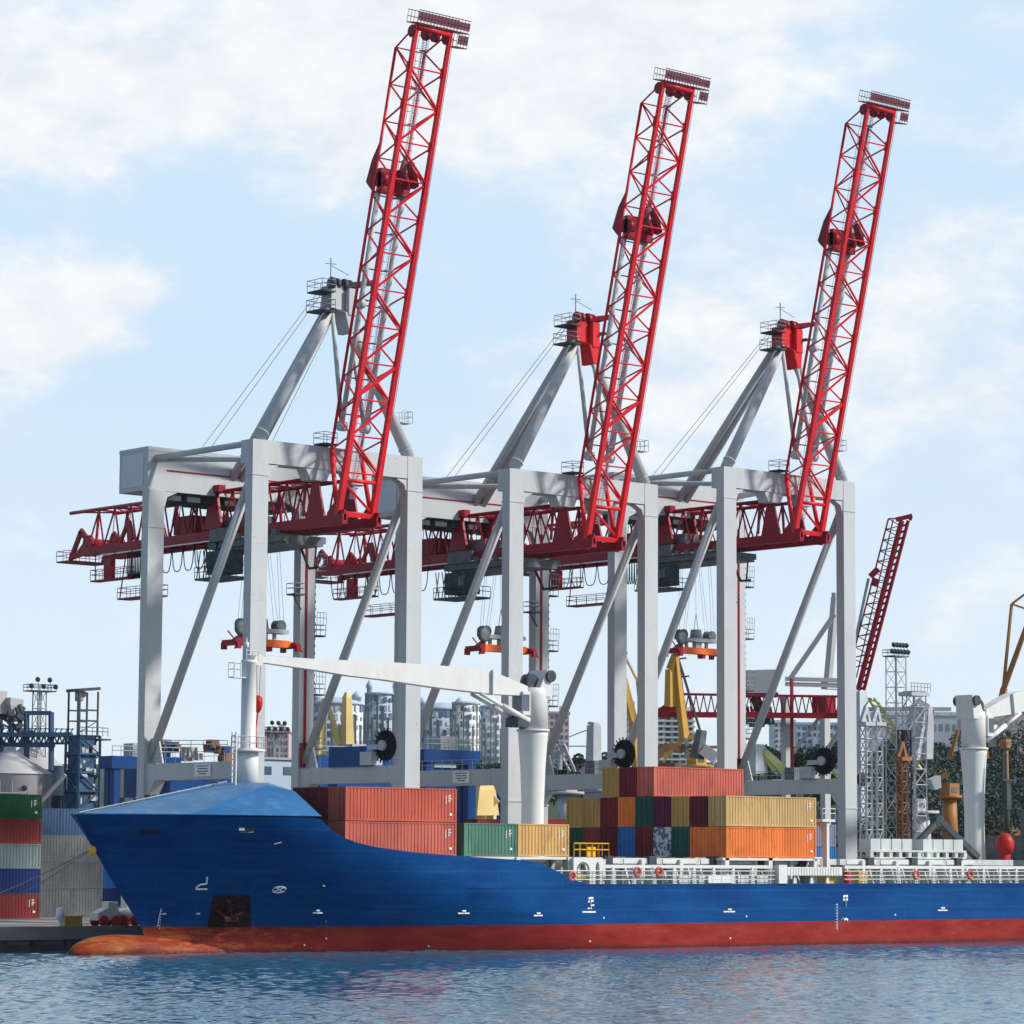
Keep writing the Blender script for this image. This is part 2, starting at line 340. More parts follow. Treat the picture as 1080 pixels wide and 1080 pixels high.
def plat(root, x0, x1, y0, y1, z, fm='dark_steel', rm='rail_grey', name='platform', step=1.1, extra=None):
    fl, ra = MB(), MB(); cage_platform(fl, ra, x0, x1, y0, y1, z, step)
    if extra: extra(fl, ra)
    p = fl.build(name, fm, root); ra.build('railing', rm, p); return p
def lattice(mb, base, top, wb, wt, seg, rc=.12, rb=.06, n=4):
    """square lattice mast between two points"""
    base = Vector(base); top = Vector(top); d = (top-base).normalized()
    a = Vector((1, 0, 0)) if abs(d.x) < .9 else Vector((0, 1, 0)); a = (a-d*a.dot(d)).normalized(); b = d.cross(a)
    def node(i, c):
        t = i/seg; w_ = (wb+(wt-wb)*t)/2; return base.lerp(top, t)+a*(c[0]*w_)+b*(c[1]*w_)
    cs = [(-1, -1), (1, -1), (1, 1), (-1, 1)]
    for c in cs: mb.tube(node(0, c), node(seg, c), rc, n=n)
    for i in range(seg+1):
        for k in range(4):
            c, e = cs[k], cs[(k+1) % 4]; mb.tube(node(i, c), node(i, e), rb, n=n, caps=False)
            if i < seg: mb.tube(node(i, c if i % 2 else e), node(i+1, e if i % 2 else c), rb, n=n, caps=False)

# ------------------------------------------------------------------ setting
ZQ = 1.8; QY = -5.5
# water: one sheet, its harbour basin carrying real short-crested wavelets that die out at the basin's edges
import numpy as np
def build_water():
    r2 = np.array((CR.x, CR.y)); r2 /= np.linalg.norm(r2); f2 = np.array((CF.x, CF.y)); f2 /= np.linalg.norm(f2); o2 = np.array((CAM.x, CAM.y))
    u0, u1, v0, v1 = -60., 60., 125., 300.; nu, nv = 600, 700
    U, V = np.meshgrid(np.linspace(u0, u1, nu+1), np.linspace(v0, v1, nv+1)); X = o2[0]+U*r2[0]+V*f2[0]; Y = o2[1]+U*r2[1]+V*f2[1]
    rs = np.random.RandomState(4); Z = np.zeros_like(X)
    for i in range(80):
        lam = .55*(3.4/.55)**rs.rand(); a = WAVE*lam**.75*rs.uniform(.5, 1.4); th = rad(40)+rs.normal(0, .8); k = 2*math.pi/lam
        Z += a*np.sin(k*(X*math.cos(th)+Y*math.sin(th))+rs.uniform(0, 6.28))
    gust = 1+.35*np.sin(X*.11+1.3*np.sin(Y*.07))*np.sin(Y*.09+1.1*np.sin(X*.06))
    edge = np.clip(np.minimum.reduce([(U-u0)/8, (u1-U)/8, (V-v0)/8, (v1-V)/8]), 0, 1); Z *= gust*edge
    vs = list(map(tuple, np.stack([X, Y, Z], -1).reshape(-1, 3))); w_ = nu+1
    idx = (np.arange(nv)[:, None]*w_+np.arange(nu)[None, :]).ravel(); fs = np.stack([idx, idx+1, idx+w_+1, idx+w_], -1).tolist()
    n0 = len(vs); B = 6000
    for (u, v) in ((-B, -B), (B, -B), (B, B), (-B, B)): q = o2+u*r2+v*f2; vs.append((q[0], q[1], 0))
    c = [0, nu, nv*w_+nu, nv*w_]
    fs += [[n0, n0+1, c[1]]+list(range(c[1]-1, c[0]-1, -1)), [n0+1, n0+2, c[2]]+list(range(c[2]-w_, c[1]-1, -w_)), [n0+2, n0+3, c[3]]+list(range(c[3]+1, c[2]+1)), [n0+3, n0, c[0]]+list(range(c[0]+w_, c[3]+1, w_))]
    me = bpy.data.meshes.new('water'); me.from_pydata(vs, [], fs); me.materials.append(MATS['water']); me.polygons.foreach_set('use_smooth', [True]*len(fs)); me.update()
    o = bpy.data.objects.new('water', me); COL.objects.link(o); o['kind'] = 'structure'
WAVE = .0036
build_water()
mb = MB(); mb.box((-900, QY, ZQ-.9), (900, 60, ZQ)); mb.box((-900, QY+.9, -4), (900, 59, ZQ-.9)); 
tag(mb.build('quay', ['concrete']), kind='structure')
mb = MB()
x = -60
while x < 160:
    mb.box((x, QY+.3, -3), (x+.8, QY+.9, ZQ-.92)); x += 3.4
mb.box((-60, QY+.62, -.6), (160, QY+.9, .5))
tag(mb.build('quay_piles', 'quay_wall'), kind='structure')
mb = MB(); mb.add([(-900, 60, ZQ-.02), (1400, 60, ZQ-.02), (1400, 420, ZQ-.02), (-900, 420, ZQ-.02)], [(0, 1, 2, 3)]); 
mb.add([(900, -60, ZQ-.03), (6000, -60, ZQ-.03), (6000, 60, ZQ-.03), (900, 60, ZQ-.03)], [(0, 1, 2, 3)])
tag(mb.build('port_ground', 'asphalt'), kind='structure')
def hill_h(x, y):
    d = (x*.45+y*.9)
    h = 42/(1+math.exp(-(d-600)/70))
    return ZQ-.1+h*(1+.12*math.sin(x*.004+1)*math.cos(y*.005))
mb = MB(); nx, ny = 60, 60; vs = []
for j in range(ny+1):
    for i in range(nx+1):
        x = -1500+7000*i/nx; y = 150+5500*(j/ny)**1.6; vs.append((x, y, hill_h(x, y)))
mb.smooth = True
mb.add(vs, [(j*(nx+1)+i, j*(nx+1)+i+1, (j+1)*(nx+1)+i+1, (j+1)*(nx+1)+i) for j in range(ny) for i in range(nx)])
tag(mb.build('hill', 'earth', recalc=False), kind='structure')

# ------------------------------------------------------------------ ship-to-shore cranes
W, G, LW, LD = 20.5, 18.33, 1.85, 1.15
SX = [0, 31.81, 62.05]
def sts_crane(k, label, head_red, dh):
    root = empty('container_crane', (SX[k], 0, ZQ), label, 'gantry crane', group='ship-to-shore cranes in a row along the quay')
    z = lambda a: a-ZQ
    zt = z(47.0+dh); XC = 10.25
    R = root
    # legs
    for lx in (0, W-LW):
        for ly in (0, G-LD+.0):
            m = MB(); y0, y1 = ly, ly+LD
            m.box((lx, y0, z(3.4)), (lx+LW, y1, zt if ly == 0 else z(43.7+dh)))
            m.box((lx-.06, y0-.06, z(43.6+dh) if ly == 0 else z(40.+dh)), (lx+LW+.06, y1+.06, z(43.72+dh) if ly == 0 else z(40.12+dh)))   # flange seam
            m.box((lx-.07, y0-.07, z(13.6)), (lx+LW+.07, y1+.07, z(13.75)))
            for hh in (20.4, 26.1, 31.8, 37.2): m.box((lx-.012, y0-.012, z(hh)), (lx+LW+.012, y1+.012, z(hh)+.05)); [m.box((lx+.3+q_*1.1, y0-.03, z(hh)+.5), (lx+.4+q_*1.1, y0, z(hh)+.6)) for q_ in (0, 1)]
            s_ = 1 if lx == 0 else -1; xi = lx+LW if lx == 0 else lx
            if ly == 0: m.prism([(xi, y0+.1, z(44.7+dh)), (xi+s_*1.3, y0+.1, z(44.7+dh)), (xi+s_*.35, y0+.1, z(44.2+dh)), (xi, y0+.1, z(43.0+dh))], (0, LD-.2, 0))
            else: m.prism([(xi, y0+.1, z(43.65+dh)), (xi+s_*1.6, y0+.1, z(43.65+dh)), (xi+s_*.4, y0+.1, z(43.1+dh)), (xi, y0+.1, z(41.7+dh))], (0, LD-.2, 0))
            leg = m.build('leg', 'crane_grey', R)
            m = MB()   # bogies under the leg
            m.box((lx-2.2, y0+.15, z(2.5)), (lx+LW+2.2, y1-.15, z(3.38)))
            for q in range(6): m.lathe((lx-1.9+q*1.12, (y0+y1)/2-.2, z(2.25)), [(.4, 0), (.4, .4)], 12, 'y')
            m.build('bogie', 'dark_steel', leg)
    # front portal beam, rear box beam with the machinery house
    m = MB(); m.box((LW, .04, z(44.8+dh)), (W-LW, LD+.75, zt-.004)); m.box((0.003, LD, z(44.8+dh)), (LW, LD+.75, zt-.004)); m.box((W-LW, LD, z(44.8+dh)), (W-.003, LD+.75, zt-.004))
    for bx in (7.2, 12.2): m.prism([(bx-.9, .12, z(44.79+dh)), (bx+2.1, .12, z(44.79+dh)), (bx+1.6, .12, z(43.7+dh)), (bx-.3, .12, z(43.7+dh))], (0, 1.5, 0))
    for q in range(5):
        for hh in (45.1, 46.6): m.box((3.2+q*3.5, .01, z(hh+dh)), (3.3+q*3.5, .04, z(hh+dh)+.1))
    m.build('portal_beam', 'crane_grey', R)
    m = MB(); m.box((0, G-.95, z(43.7+dh)), (W, G+4.1, z(47.9+dh)))
    m.box((-.04, G-.99, z(47.6+dh)), (W+.04, G+4.14, z(47.98+dh)))
    rb = m.build('rear_beam', 'crane_grey', R)
    m = MB(); m.box((-.05, G-.15, z(44.15+dh)), (-.01, G+3.55, z(47.35+dh))); tag(m.build('end_panel', 'panel_grey', rb), 'pale square end panel of the rear beam')
    m = MB()
    for q in range(7): m.box((2.6+q*2.3, G-.6, z(42.9+dh)), (4.2+q*2.3, G+3.7, z(43.69+dh)))
    m.each('underside_bracket', 'dark_steel', rb)
    m = MB(); m.box((2.2, G-1.02, z(45.7+dh)), (W-2.4, G-.955, z(45.83+dh))); m.build('pipe_run', 'girder_red', rb)
    # side ties, sloping braces
    for lx in (0, W-LW):
        m = MB(); m.box((lx+.25, LD-.0, z(15.3)), (lx+LW-.25, G-LD, z(16.9)))
        for yy in (LD+1.8, G-LD-1.8): m.box((lx+.22, yy, z(15.27)), (lx+LW-.22, yy+.1, z(16.93)))
        m.prism([(lx+.3, LD, z(15.3)), (lx+.3, LD+1.5, z(15.3)), (lx+.3, LD, z(13.5))], (LW-.6, 0, 0)); m.prism([(lx+.3, G-LD, z(15.3)), (lx+.3, G-LD-1.5, z(15.3)), (lx+.3, G-LD, z(13.5))], (LW-.6, 0, 0))
        sb = m.build('sill_beam', 'crane_grey', R)
        m = MB(); railing(m, [(lx+.35, LD, z(16.9)), (lx+.35, G-LD, z(16.9))], 1.0, .03, 1.5); m.build('walkway_rail', 'rail_grey', sb)
        if k < 2 and lx == 0:
            m = MB(); m.box((lx+.14, 6.2, z(15.55)), (lx+.18, 8.8, z(16.75))); pl = m.build('sign_plate', 'mark_white', sb)
            m = MB(); 
            for q, hw in enumerate((1.0, .8, .9, .6)): m.box((lx+.115, 7.5-hw, z(16.5)-q*.25), (lx+.139, 7.5+hw, z(16.58)-q*.25))
            m.build('lettering', 'dark_steel', pl)
        m = MB(); xx = lx+LW/2; m.tube((xx, LD-.1, z(44.2+dh)), (xx, G-LD+.1, z(17.6)), .45, n=14)
        m.prism([(xx-.08, G-LD, z(16.9)), (xx-.08, G-LD-2.0, z(16.9)), (xx-.08, G-LD-1.2, z(19.4)), (xx-.08, G-LD, z(19.4))], (.16, 0, 0))
        m.build('side_brace', 'crane_grey', R)
        m = MB(); m.tube((xx, LD+.7, z(46.8+dh)), (xx, G-.9, z(46.9+dh)), .3, n=10); m.build('tie_pipe', 'crane_grey', R)
    m = MB(); m.tube((LW/2, G-.95, z(46.7+dh)), (8.3, LD+.7, z(46.0+dh)), .26, n=10); m.build('tie_pipe', 'crane_grey', R)
    m = MB(); m.tube((W-LW/2, G-.95, z(46.7+dh)), (12.3, LD+.7, z(46.0+dh)), .26, n=10); m.build('tie_pipe', 'crane_grey', R)
    # A-frame
    az = 61.5+dh+(.5 if k else 0)
    for sx, fx in ((-1, 1.1), (1, W-1.1)):
        m = MB(); a = Vector((fx, .8, zt)); b = Vector((XC+sx*.75, .6, z(az-.9)))
        m.tube(a, b, .62, .54, n=18); d = (b-a).normalized(); m.tube(a+d*.9, a+d*1.0, .70, n=18); m.tube(b-d*.6, b-d*.5, .62, n=18)
        if sx > 0: p = a.lerp(b, .24); m.box((p.x+.6, p.y-.6, p.z), (p.x+1.9, p.y+.6, p.z+.08)); railing(m, [(p.x+.6, p.y-.6, p.z), (p.x+1.9, p.y-.6, p.z), (p.x+1.9, p.y+.6, p.z), (p.x+.6, p.y+.6, p.z)], 1.2, .035, .6)
        m.build('mast_leg', 'crane_grey', R)
        m = MB(); m.tube((XC+.2+sx*.35, 1.4, z(az)), (XC+.6+sx*.6, G+.4, z(44.6+dh)), .42, n=12); m.build('backstay', 'crane_grey', R)
        m = MB()
        for q in (0, .5): m.tube((XC+sx*(1.1+q), 1.6, z(az+.8)), (XC+sx*(3+q*2), G-.4, z(47.9+dh)), .035, n=4)
        m.build('hoist_rope', 'rope', R)
        m = MB()
        m.tube((XC+sx*.9, .5, z(az)), (XC+sx*1.35, -2.0, z(49.0+dh)), .22, n=10); m.tube((XC+sx*1.5, -8.2+.6, z(71.4+dh)), (XC+sx*1.5, -2.1, z(48.6+dh)), .26, n=10)
        m.lathe((XC+sx*1.4-.35, -2.1, z(48.8+dh)), [(.5, 0), (.5, .7)], 12, 'x'); m.lathe((XC+sx*1.5-.3, -5.0, z(60.2+dh)), [(.42, 0), (.42, .6)], 12, 'x')
        m.build('forestay', 'crane_grey', R)
    m = MB(); m.box((XC-1.15, .1, z(az-1.0)), (XC+.45, 1.7, z(az+1.3))); m.box((XC+.55, -.5, z(az-1.5)), (XC+1.5, 1.7, z(az+1.1)))
    m.prism([(XC-1.3, -.4, z(az-1.0)), (XC+1.5, -.4, z(az-1.5)), (XC+1.3, -.4, z(az-3.2)), (XC+.75, -.4, z(az-3.2)), (XC+.2, -.4, z(az-1.3))], (0, 1.9, 0))
    hd = m.build('mast_head', 'boom_red' if head_red else 'crane_grey', R)
    m = MB()
    for q in range(4): m.lathe((XC-1.2+q*.75, .3+.2*(q % 2), z(az+1.5)), [(.55, 0), (.62, .1), (.5, .2), (.62, .3), (.55, .4)], 14, 'x')
    m.bar((XC+.9, .2, z(az+1.5)), (XC+3.2, -.9, z(az+1.9)), .35, .5); m.bar((XC+1.4, .6, z(az+1.2)), (XC+3.0, -.9, z(az+1.8)), .2, .2)
    m.build('sheave', 'girder_red' if head_red else 'dark_steel', hd)
    plat(R, XC-2.8, XC-1.2, -.6, 1.8, z(az+.6)); plat(R, XC-2.9, XC-1.2, -.6, 1.8, z(az-1.3))
    fl = MB(); fl.box((XC+1.5, -1.0, z(az-.0)), (XC+2.6, 1.8, z(az+.12))); fl.build('platform', 'dark_steel', R)
    ra = MB(); ra.tube((XC-.9, .6, z(az+1.3)), (XC-.9, .6, z(az+4.0)), .07, n=6); ra.tube((XC-1.6, .6, z(az+3.4)), (XC-.2, .6, z(az+3.5)), .05, n=4); ra.tube((XC-.9, .6, z(az+3.3)), (XC+1.3, .6, z(az+2.6)), .04, n=4)
    ra.build('antenna', 'rail_grey', hd)
    # raised boom
    H = Vector((0, -2.4, z(39.7+dh))); D = Vector((0, -11.3, 45.8)).normalized(); NN = Vector((0, D.z, -D.y))
    def bp(x, s, n): return Vector((x, 0, 0))+H+D*s+NN*n
    xl, xr = XC-2.05, XC+2.05; ul, ur = XC-1.75, XC+1.75; LEN = 47.2; PZ = 3.5; DEP = 3.05
    m = MB()
    for x in (xl, xr):
        m.bar(bp(x, -.5, 0), bp(x, 8, 0), .58, .56, up=NN, w2=.48, h2=.46); m.bar(bp(x, 8, 0), bp(x, 32, 0), .46, .44, up=NN); m.bar(bp(x, 32, 0), bp(x, LEN, 0), .44, .42, up=NN, w2=.36, h2=.36)
    m.build('boom_chord', 'boom_red', R)
    m2 = MB()
    for x in (ul, ur): m2.tube(bp(x, 6.4, DEP), bp(x, 44.9, DEP), .15, n=7)
    nup = [6.4+PZ*i for i in range(12)]; nlo = [s_-1.75 for s_ in nup]
    B = .095
    for x, u in ((xl, ul), (xr, ur)):
        for i, s_ in enumerate(nlo):
            m2.tube(bp(x, s_, 0), bp(u, nup[i], DEP), B, n=5, caps=False)
            m2.tube(bp(u, nup[i], DEP), bp(x, nlo[i+1] if i < 11 else LEN, 0), B, n=5, caps=False)
            m2.bar(bp(x, s_-.5, .14), bp(x, s_+.5, .14), .52, .3, up=NN, w2=.52)
        m2.tube(bp(u, 6.4, DEP), bp(x, .6, .2), .24, n=7)
    for i, s_ in enumerate(nlo):
        m2.tube(bp(xl, s_, 0), bp(xr, s_, 0), .085, n=5, caps=False)
        if i+1 < len(nlo):
            a, b = (xl, xr) if i % 2 else (xr, xl)
            m2.tube(bp(a, s_, 0), bp(b, nlo[i+1], 0), .13, n=5, caps=False)
            if i % 2 == 0: m2.tube(bp(a, s_-.35, 0), bp(b, nlo[i+1]-.35, .25), .08, n=5, caps=False)
    for i, s_ in enumerate(nup):
        m2.tube(bp(ul, s_, DEP), bp(ur, s_, DEP), .075, n=5, caps=False)
        if i+1 < len(nup):
            a, b = (ul, ur) if i % 2 else (ur, ul); m2.tube(bp(a, s_, DEP), bp(b, nup[i+1], DEP), .085, n=5, caps=False)
        if i % 3 == 1: m2.tube(bp(xl, s_, 0), bp(ur, s_, DEP), .07, n=5, caps=False)
    m2.bar(bp(xl, .7, 0), bp(xr, .7, 0), .9, .45, up=D); m2.tube(bp(xl, 3.9, 0), bp(xr, 3.9, 0), .2, n=8); m2.tube(bp(xl, 3.7, 0), bp(xr, .9, 0), .13, n=6)
    m2.tube(bp(xl, LEN-.3, 0), bp(xr, LEN-.3, 0), .32, n=8); m2.tube(bp(xl, nlo[2]+.3, 0), bp(xr, nlo[3], 0), .22, n=6)
    m2.build('boom_lattice', 'boom_red', R)
    m = MB()
    for x, sg in ((xl, -1), (xr, 1)):   # deep hinge plates
        m.prism([bp(x-.06, -.4, .2), bp(x-.06, 2.2, .25), bp(x-.06, 1.7, .8), bp(x-.06, .5, 1.7), bp(x-.06, -.4, 1.7)], (.12, 0, 0))
    m.each('hinge_plate', 'girder_red', R)
    # stay lug and drum where the forestays hold the boom
    m = MB()
    for x in (ul, ur): m.prism([bp(x-.14, 35.9, DEP), bp(x-.14, 34.2, DEP+.75), bp(x-.14, 32.0, DEP+1.15), bp(x-.14, 31.6, DEP+.6), bp(x-.14, 31.2, DEP-.1)], (.28, 0, 0)); 
    m.lathe(bp(ul, 32.4, DEP-.6), [(.75, 0), (.75, .9), (.45, .95), (.45, 2.5), (.75, 2.55), (.75, 3.5)], 14, 'x')
    m.box(bp(ul, 31.2, DEP-1.3), bp(ur, 33.4, DEP-.2)); m.bar(bp(xr-.8, 32.2, .6), bp(xr-.8, 34.4, 1.9), .5, .7)
    m.build('stay_lug', 'girder_red', R)
    m = MB(); wx = ur-.9
    for q in range(290): m.bar(bp(wx-.42, 2+q*.155, 2.05), bp(wx+.42, 2+q*.155, 2.05), .05, .09, up=NN)
    for xx in (wx-.5, wx+.5):
        for nn in (2.6, 3.1): m.tube(bp(xx, 2, nn-.1), bp(xx, LEN-.5, nn-.1), .03, n=4)
        for q in range(38): m.tube(bp(xx, 2+q*1.2, 2.05), bp(xx, 2+q*1.2, 3.0), .025, n=4)
    for q in range(13): m.bar(bp(wx-.5, 3+q*3.5, 2.1), bp(wx+.5, 3+q*3.5, 2.1), .12, .12)
    m.build('boom_walkway', 'walkway_mesh', R)
    m = MB(); fl = MB()
    x0, x1 = xl-.25, xr+1.9
    for s0, s1, xa, xb, n0 in ((LEN+.1, LEN+1.3, x0, x1, -.4), (LEN-1.3, LEN+.1, x1-1.2, x1, -.4)):
        q = xa
        while q <= xb+.01:
            m.tube(bp(q, s0, n0), bp(q, s1, n0), .03, n=4); m.tube(bp(q, s0, n0+1.7), bp(q, s1, n0+1.7), .03, n=4); q += .4
        for ss in (s0, s0+(s1-s0)*.5, s1):
            for n_ in (n0, n0+1.7): m.tube(bp(xa, ss, n_), bp(xb, ss, n_), .045, n=4)
        m.bar(bp(xa, (s0+s1)/2, n0+.02), bp(xb, (s0+s1)/2, n0+.02), .03, (s1-s0)*.62, up=D)
        fl.bar(bp(xa, s0, n0+.85), bp(xb, s0, n0+.85), 1.7, .1, up=D)
    tp = fl.build('tip_platform', 'girder_red', R); m.build('railing', 'tip_mesh', tp)
    m = MB()
    for x in (xl, XC-.5, XC+.6, xr): m.lathe(bp(x-.25, LEN-.7, .4), [(.55, 0), (.62, .1), (.5, .25), (.62, .4), (.55, .5)], 14, 'x')
    m.tube(bp(xr+.15, LEN-.5, -.35), bp(xr+.15, 10, -.45), .03, n=4); m.build('tip_sheave', 'girder_red', R)
    # trolley girder through the portal
    y0, y1 = -3.6, 41.0; zb = z(39.35+dh); zu = z(44.1+dh)
    m = MB()
    for x in (xl, xr): m.box((x-.3, y0, zb), (x+.3, y1, zb+.9)); m.box((x-.38, y0, zb-.05), (x+.38, y1, zb-.0))
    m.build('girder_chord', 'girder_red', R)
    m = MB()
    for x in (ul, ur): m.tube((x, .5, zu), (x, y1+3.5 if x < XC else y1+.5, zu+.1), .20, n=7)
    yy = 1.5; i = 0
    while yy+2.6 < y1+1:
        for x, u in ((xl, ul), (xr, ur)):
            m.tube((x, yy, zb+.85), (u, yy+1.5, zu), .10, n=5, caps=False); m.tube((u, yy+1.5, zu), (x, yy+3.0, zb+.85), .10, n=5, caps=False); m.tube((x, yy+1.5, zb+.85), (u, yy+1.5, zu), .05, n=4, caps=False)
        m.tube((ul, yy+1.5, zu), (ur, yy+1.5, zu), .1, n=5, caps=False); a, b = (ul, ur) if i % 2 else (ur, ul)
        m.tube((a, yy+1.5, zu), (b, yy+4.5, zu), .09, n=5, caps=False)
        if i % 3 == 0: m.bar((xl, yy+1.5, zb+1.2), (ul, yy+1.5, zu), .22, .22); m.bar((xr, yy+1.5, zb+1.2), (ur, yy+1.5, zu), .22, .22)
        yy += 3.0; i += 1
    for x, u in ((xl, ul), (xr, ur)):
        m.prism([(x-.1, -.6, zb+.3), (x-.1, 2.6, zb+.3), (x-.1, 1.4, zu+.2), (x-.1, .7, zu+.2)], (.2, 0, 0)); m.prism([(x-.12, y0, zb+.3), (x-.12, -.6, zb+.3), (x-.12, -1.2, zb+1.3), (x-.12, y0, zb+1.3)], (.24, 0, 0))
        m.prism([(x-.15, 16.3, zb+1.1), (x-.15, 19.2, zb+1.1), (x-.15, 18.4, zu+.3), (x-.15, 17.3, zu+.3)], (.3, 0, 0))
        m.bar((x, 16.4, zu+.3), (x, 21.5, zu+.3), .8, .7)
    for q in range(9): m.bar((xl, 2+q*4.6, zb+.5), (xr, 2+q*4.6, zb+.5), .3, .5) if q > 4 else None
    m.box((ul+.2, 22.2, zb+1.1), (ur-.2, 25.5, zb+2.9))
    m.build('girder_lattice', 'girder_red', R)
    m = MB()    # hangers between girder and the two portal beams
    for x in (xl, xr):
        m.bar((x, .9, zu+.2), (x, .9, z(44.8+dh)), .8, .8); m.bar((x, G+.8, zu+.2), (x, G+.8, z(43.7+dh)+.0), .9, .9)
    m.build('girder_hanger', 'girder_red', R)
    for x in (xl, xr):
        m = MB()
        m.bar((x, y1-.3, zb+.6), (x, y1+3.0, zb-.1), .35, .8, h2=.3); m.bar((x, y1+2.7, zb), (x, y1+.9, zb+2.7), .3, .55); m.bar((x, y1+1.0, zb+2.8), (x, y1-1.2, zb+1.0), .3, .6); m.bar((x, y1+1.3, zb+.3), (x, y1-1.0, zb+1.9), .28, .7)
        m.bar((x, y1-8.8, zb+1.1), (x, y1-8.0, zb+3.0), .35, .7); m.bar((x, y1-8.0, zb+3.0), (x, y1-6.6, zb+1.1), .3, .4); m.build('tail_frame', 'girder_red', R)
    m = MB(); m.lathe((xl, y1-.2, zb+1.4), [(.8, 0), (.8, .5), (.5, .5), (.5, 3.6), (.8, 3.6), (.8, 4.1)], 14, 'x')
    m.build('tail_drum', 'girder_red', R)
    gr = 'girder_red'
    plat(R, xl-.4, xr+.4, y1+2.4, y1+5.0, zb-.25, gr, gr, 'tail_platform')
    def ex1(fl, ra):
        for yy in (30.8, 34, 37.5): ra.tube((xl-1.0, yy, zb-2.9), (xl-1.0, yy, zb), .07, n=4)
        fl.box((xl-1.1, 34.5, zb-2.9), (xl-.5, 35.8, zb-.8))
    plat(R, xl-1.6, xl-.5, 30.8, 37.5, zb-2.9, gr, gr, 'service_platform', extra=ex1)
    def ex2(fl, ra):
        for yy in (26.4, 32.8): ra.tube((xl-1.0, yy, zb-5), (xl-.3, yy, zb), .08, n=4)
    plat(R, xl-1.2, xl+.4, 26.2, 33.0, zb-5.0, gr, gr, 'service_platform', 1.6, ex2)
    m = MB(); m.box((xl-.75, 8, zb-.26), (xl-.6, y1-4, zb-.14)); m.build('cable_track', 'mark_white', R)
    m = MB(); xx = xl-.68       # festoon loops
    if k == 0: ys = [16.2+1.95*i for i in range(7)]+[29.6+.3*i for i in range(9)]
    elif k == 1: ys = [22.0+2.15*i for i in range(9)]
    else: ys = [21.6+.42*i for i in range(8)]+[26+2.3*i for i in range(6)]
    for a, b in zip(ys, ys[1:]):
        pts = [(xx, a+(b-a)*t/8, zb-.3-2.55*(1-(2*t/8-1)**4)**.9*(1 if b-a > 1 else 1.1)) for t in range(9)]; m.path(pts, .055, 5)
        m.box((xx-.1, a-.12, zb-.7), (xx+.1, a+.12, zb-.27))
    m.build('festoon_cable', 'black_rubber', R)
    # trolley with the cab hanging below
    ty = {0: 11.8, 1: 13.2, 2: 14.2}[k]
    m = MB(); m.box((xl-.6, ty-6.3, zb-1.0), (xr+.6, ty+6.3, zb-.35)); m.box((xl-.2, ty-6.4, zb-1.3), (xr+.2, ty+5.5, zb-1.0))
    m.box((xl-.9, ty+1.6, zb-.35), (xl-.4, ty+5.4, zb+.9)); m.box((xr+.4, ty+1.6, zb-.35), (xr+.9, ty+5.4, zb+.9))
    for q in range(5): m.box((xl-1.0, ty-5.8+q*1.5, zb-.35), (xl-.5, ty-5.1+q*1.5, zb+.15))
    m.box((xl+.5, ty+.8, zb-.35), (xr-.5, ty+5.2, zb+2.2))
    tr = m.build('trolley', 'trolley_grey', R)
    m = MB(); cx, cy = xl-.2, ty+4.3
    m.box((cx-.9, cy-2.2, zb-3.6), (cx+1.1, cy+1.2, zb-1.3))
    for a in range(5): m.tube((cx-1.4, cy-2.8+a*1.1, zb-4.1), (cx-1.4, cy-2.2+a*1.1, zb-1.2), .07, n=4); m.tube((cx-1.4, cy-2.2+a*1.1, zb-4.1), (cx-1.4, cy-2.8+a*1.1, zb-1.2), .07, n=4)
    m.box((cx-1.5, cy-3.2, zb-4.15), (cx+1.7, cy+2.4, zb-3.95)); m.box((cx-1.2, cy-1.2, zb-3.0), (cx-1.12, cy+.9, zb-1.7))
    cb = m.build('operator_cab', 'teal_machinery', tr)
    m = MB(); railing(m, [(cx-1.5, cy+2.4, zb-3.95), (cx-1.5, cy-3.2, zb-3.95), (cx+1.7, cy-3.2, zb-3.95)], 1.1, .04, .8); m.build('railing', 'dark_steel', cb)
    m = MB(); m.box((cx-1.13, cy-2.3, zb-3.0), (cx-1.105, cy-.2, zb-1.8)); m.build('cab_window', 'window_dark', cb)
    m = MB(); m.path([(XC+2, ty-3.2, zb-1.3), (XC+2, ty-4.5, zb-3.3), (XC+2, ty-6, zb-3.3)], .14, 6); m.path([(XC+2, ty-5.6, zb-1.2), (XC+2, ty-5.4, zb-3.2)], .1, 6); m.build('bumper_arm', 'dark_steel', tr)
    # rear leg with lift rail, ladder cages
    lx, ly = W-LW, G-LD
    m = MB(); m.box((lx+.62, ly-.1, z(17.0)), (lx+.86, ly-.02, z(43.+dh))); m.box((lx+.0, ly-.35, z(17.0)), (lx+.25, ly-.25, z(19))); m.bar((lx+.1, ly-.3, z(19.3)), (lx+.86, ly-.3, z(19.3)), .3, .3); m.build('lift_rail', 'girder_red', R)
    m = MB()
    for dy in (.2, .75): m.tube((lx+LW+.15, ly+dy, z(14)), (lx+LW+.15, ly+dy, z(43+dh)), .05, n=4)
    q = z(14)
    while q < z(43+dh): m.tube((lx+LW+.15, ly+.2, q), (lx+LW+.15, ly+.75, q), .03, n=4); q += .45
    q = z(15)
    while q < z(42+dh):
        m.box((lx+LW, ly+.2, q), (lx+LW+.28, ly+.4, q+.25)); m.tube((lx+LW+.15, ly+.2, q), (lx+LW+.38, ly+.75, q+.75), .03, n=4); q += .75
    lad = m.build('ladder', 'brown_steel', R)
    for q in (19, 24.5, 30.5, 36.5):
        plat(R, lx+LW+.3, lx+LW+1.5, ly+.1, ly+1.0, z(q+dh), name='ladder_platform', extra=lambda fl, ra: railing(ra, [(lx+LW+.3, ly, z(q+dh)+1.1), (lx+LW+1.5, ly, z(q+dh)+1.1)], 1.2, .03, .4))
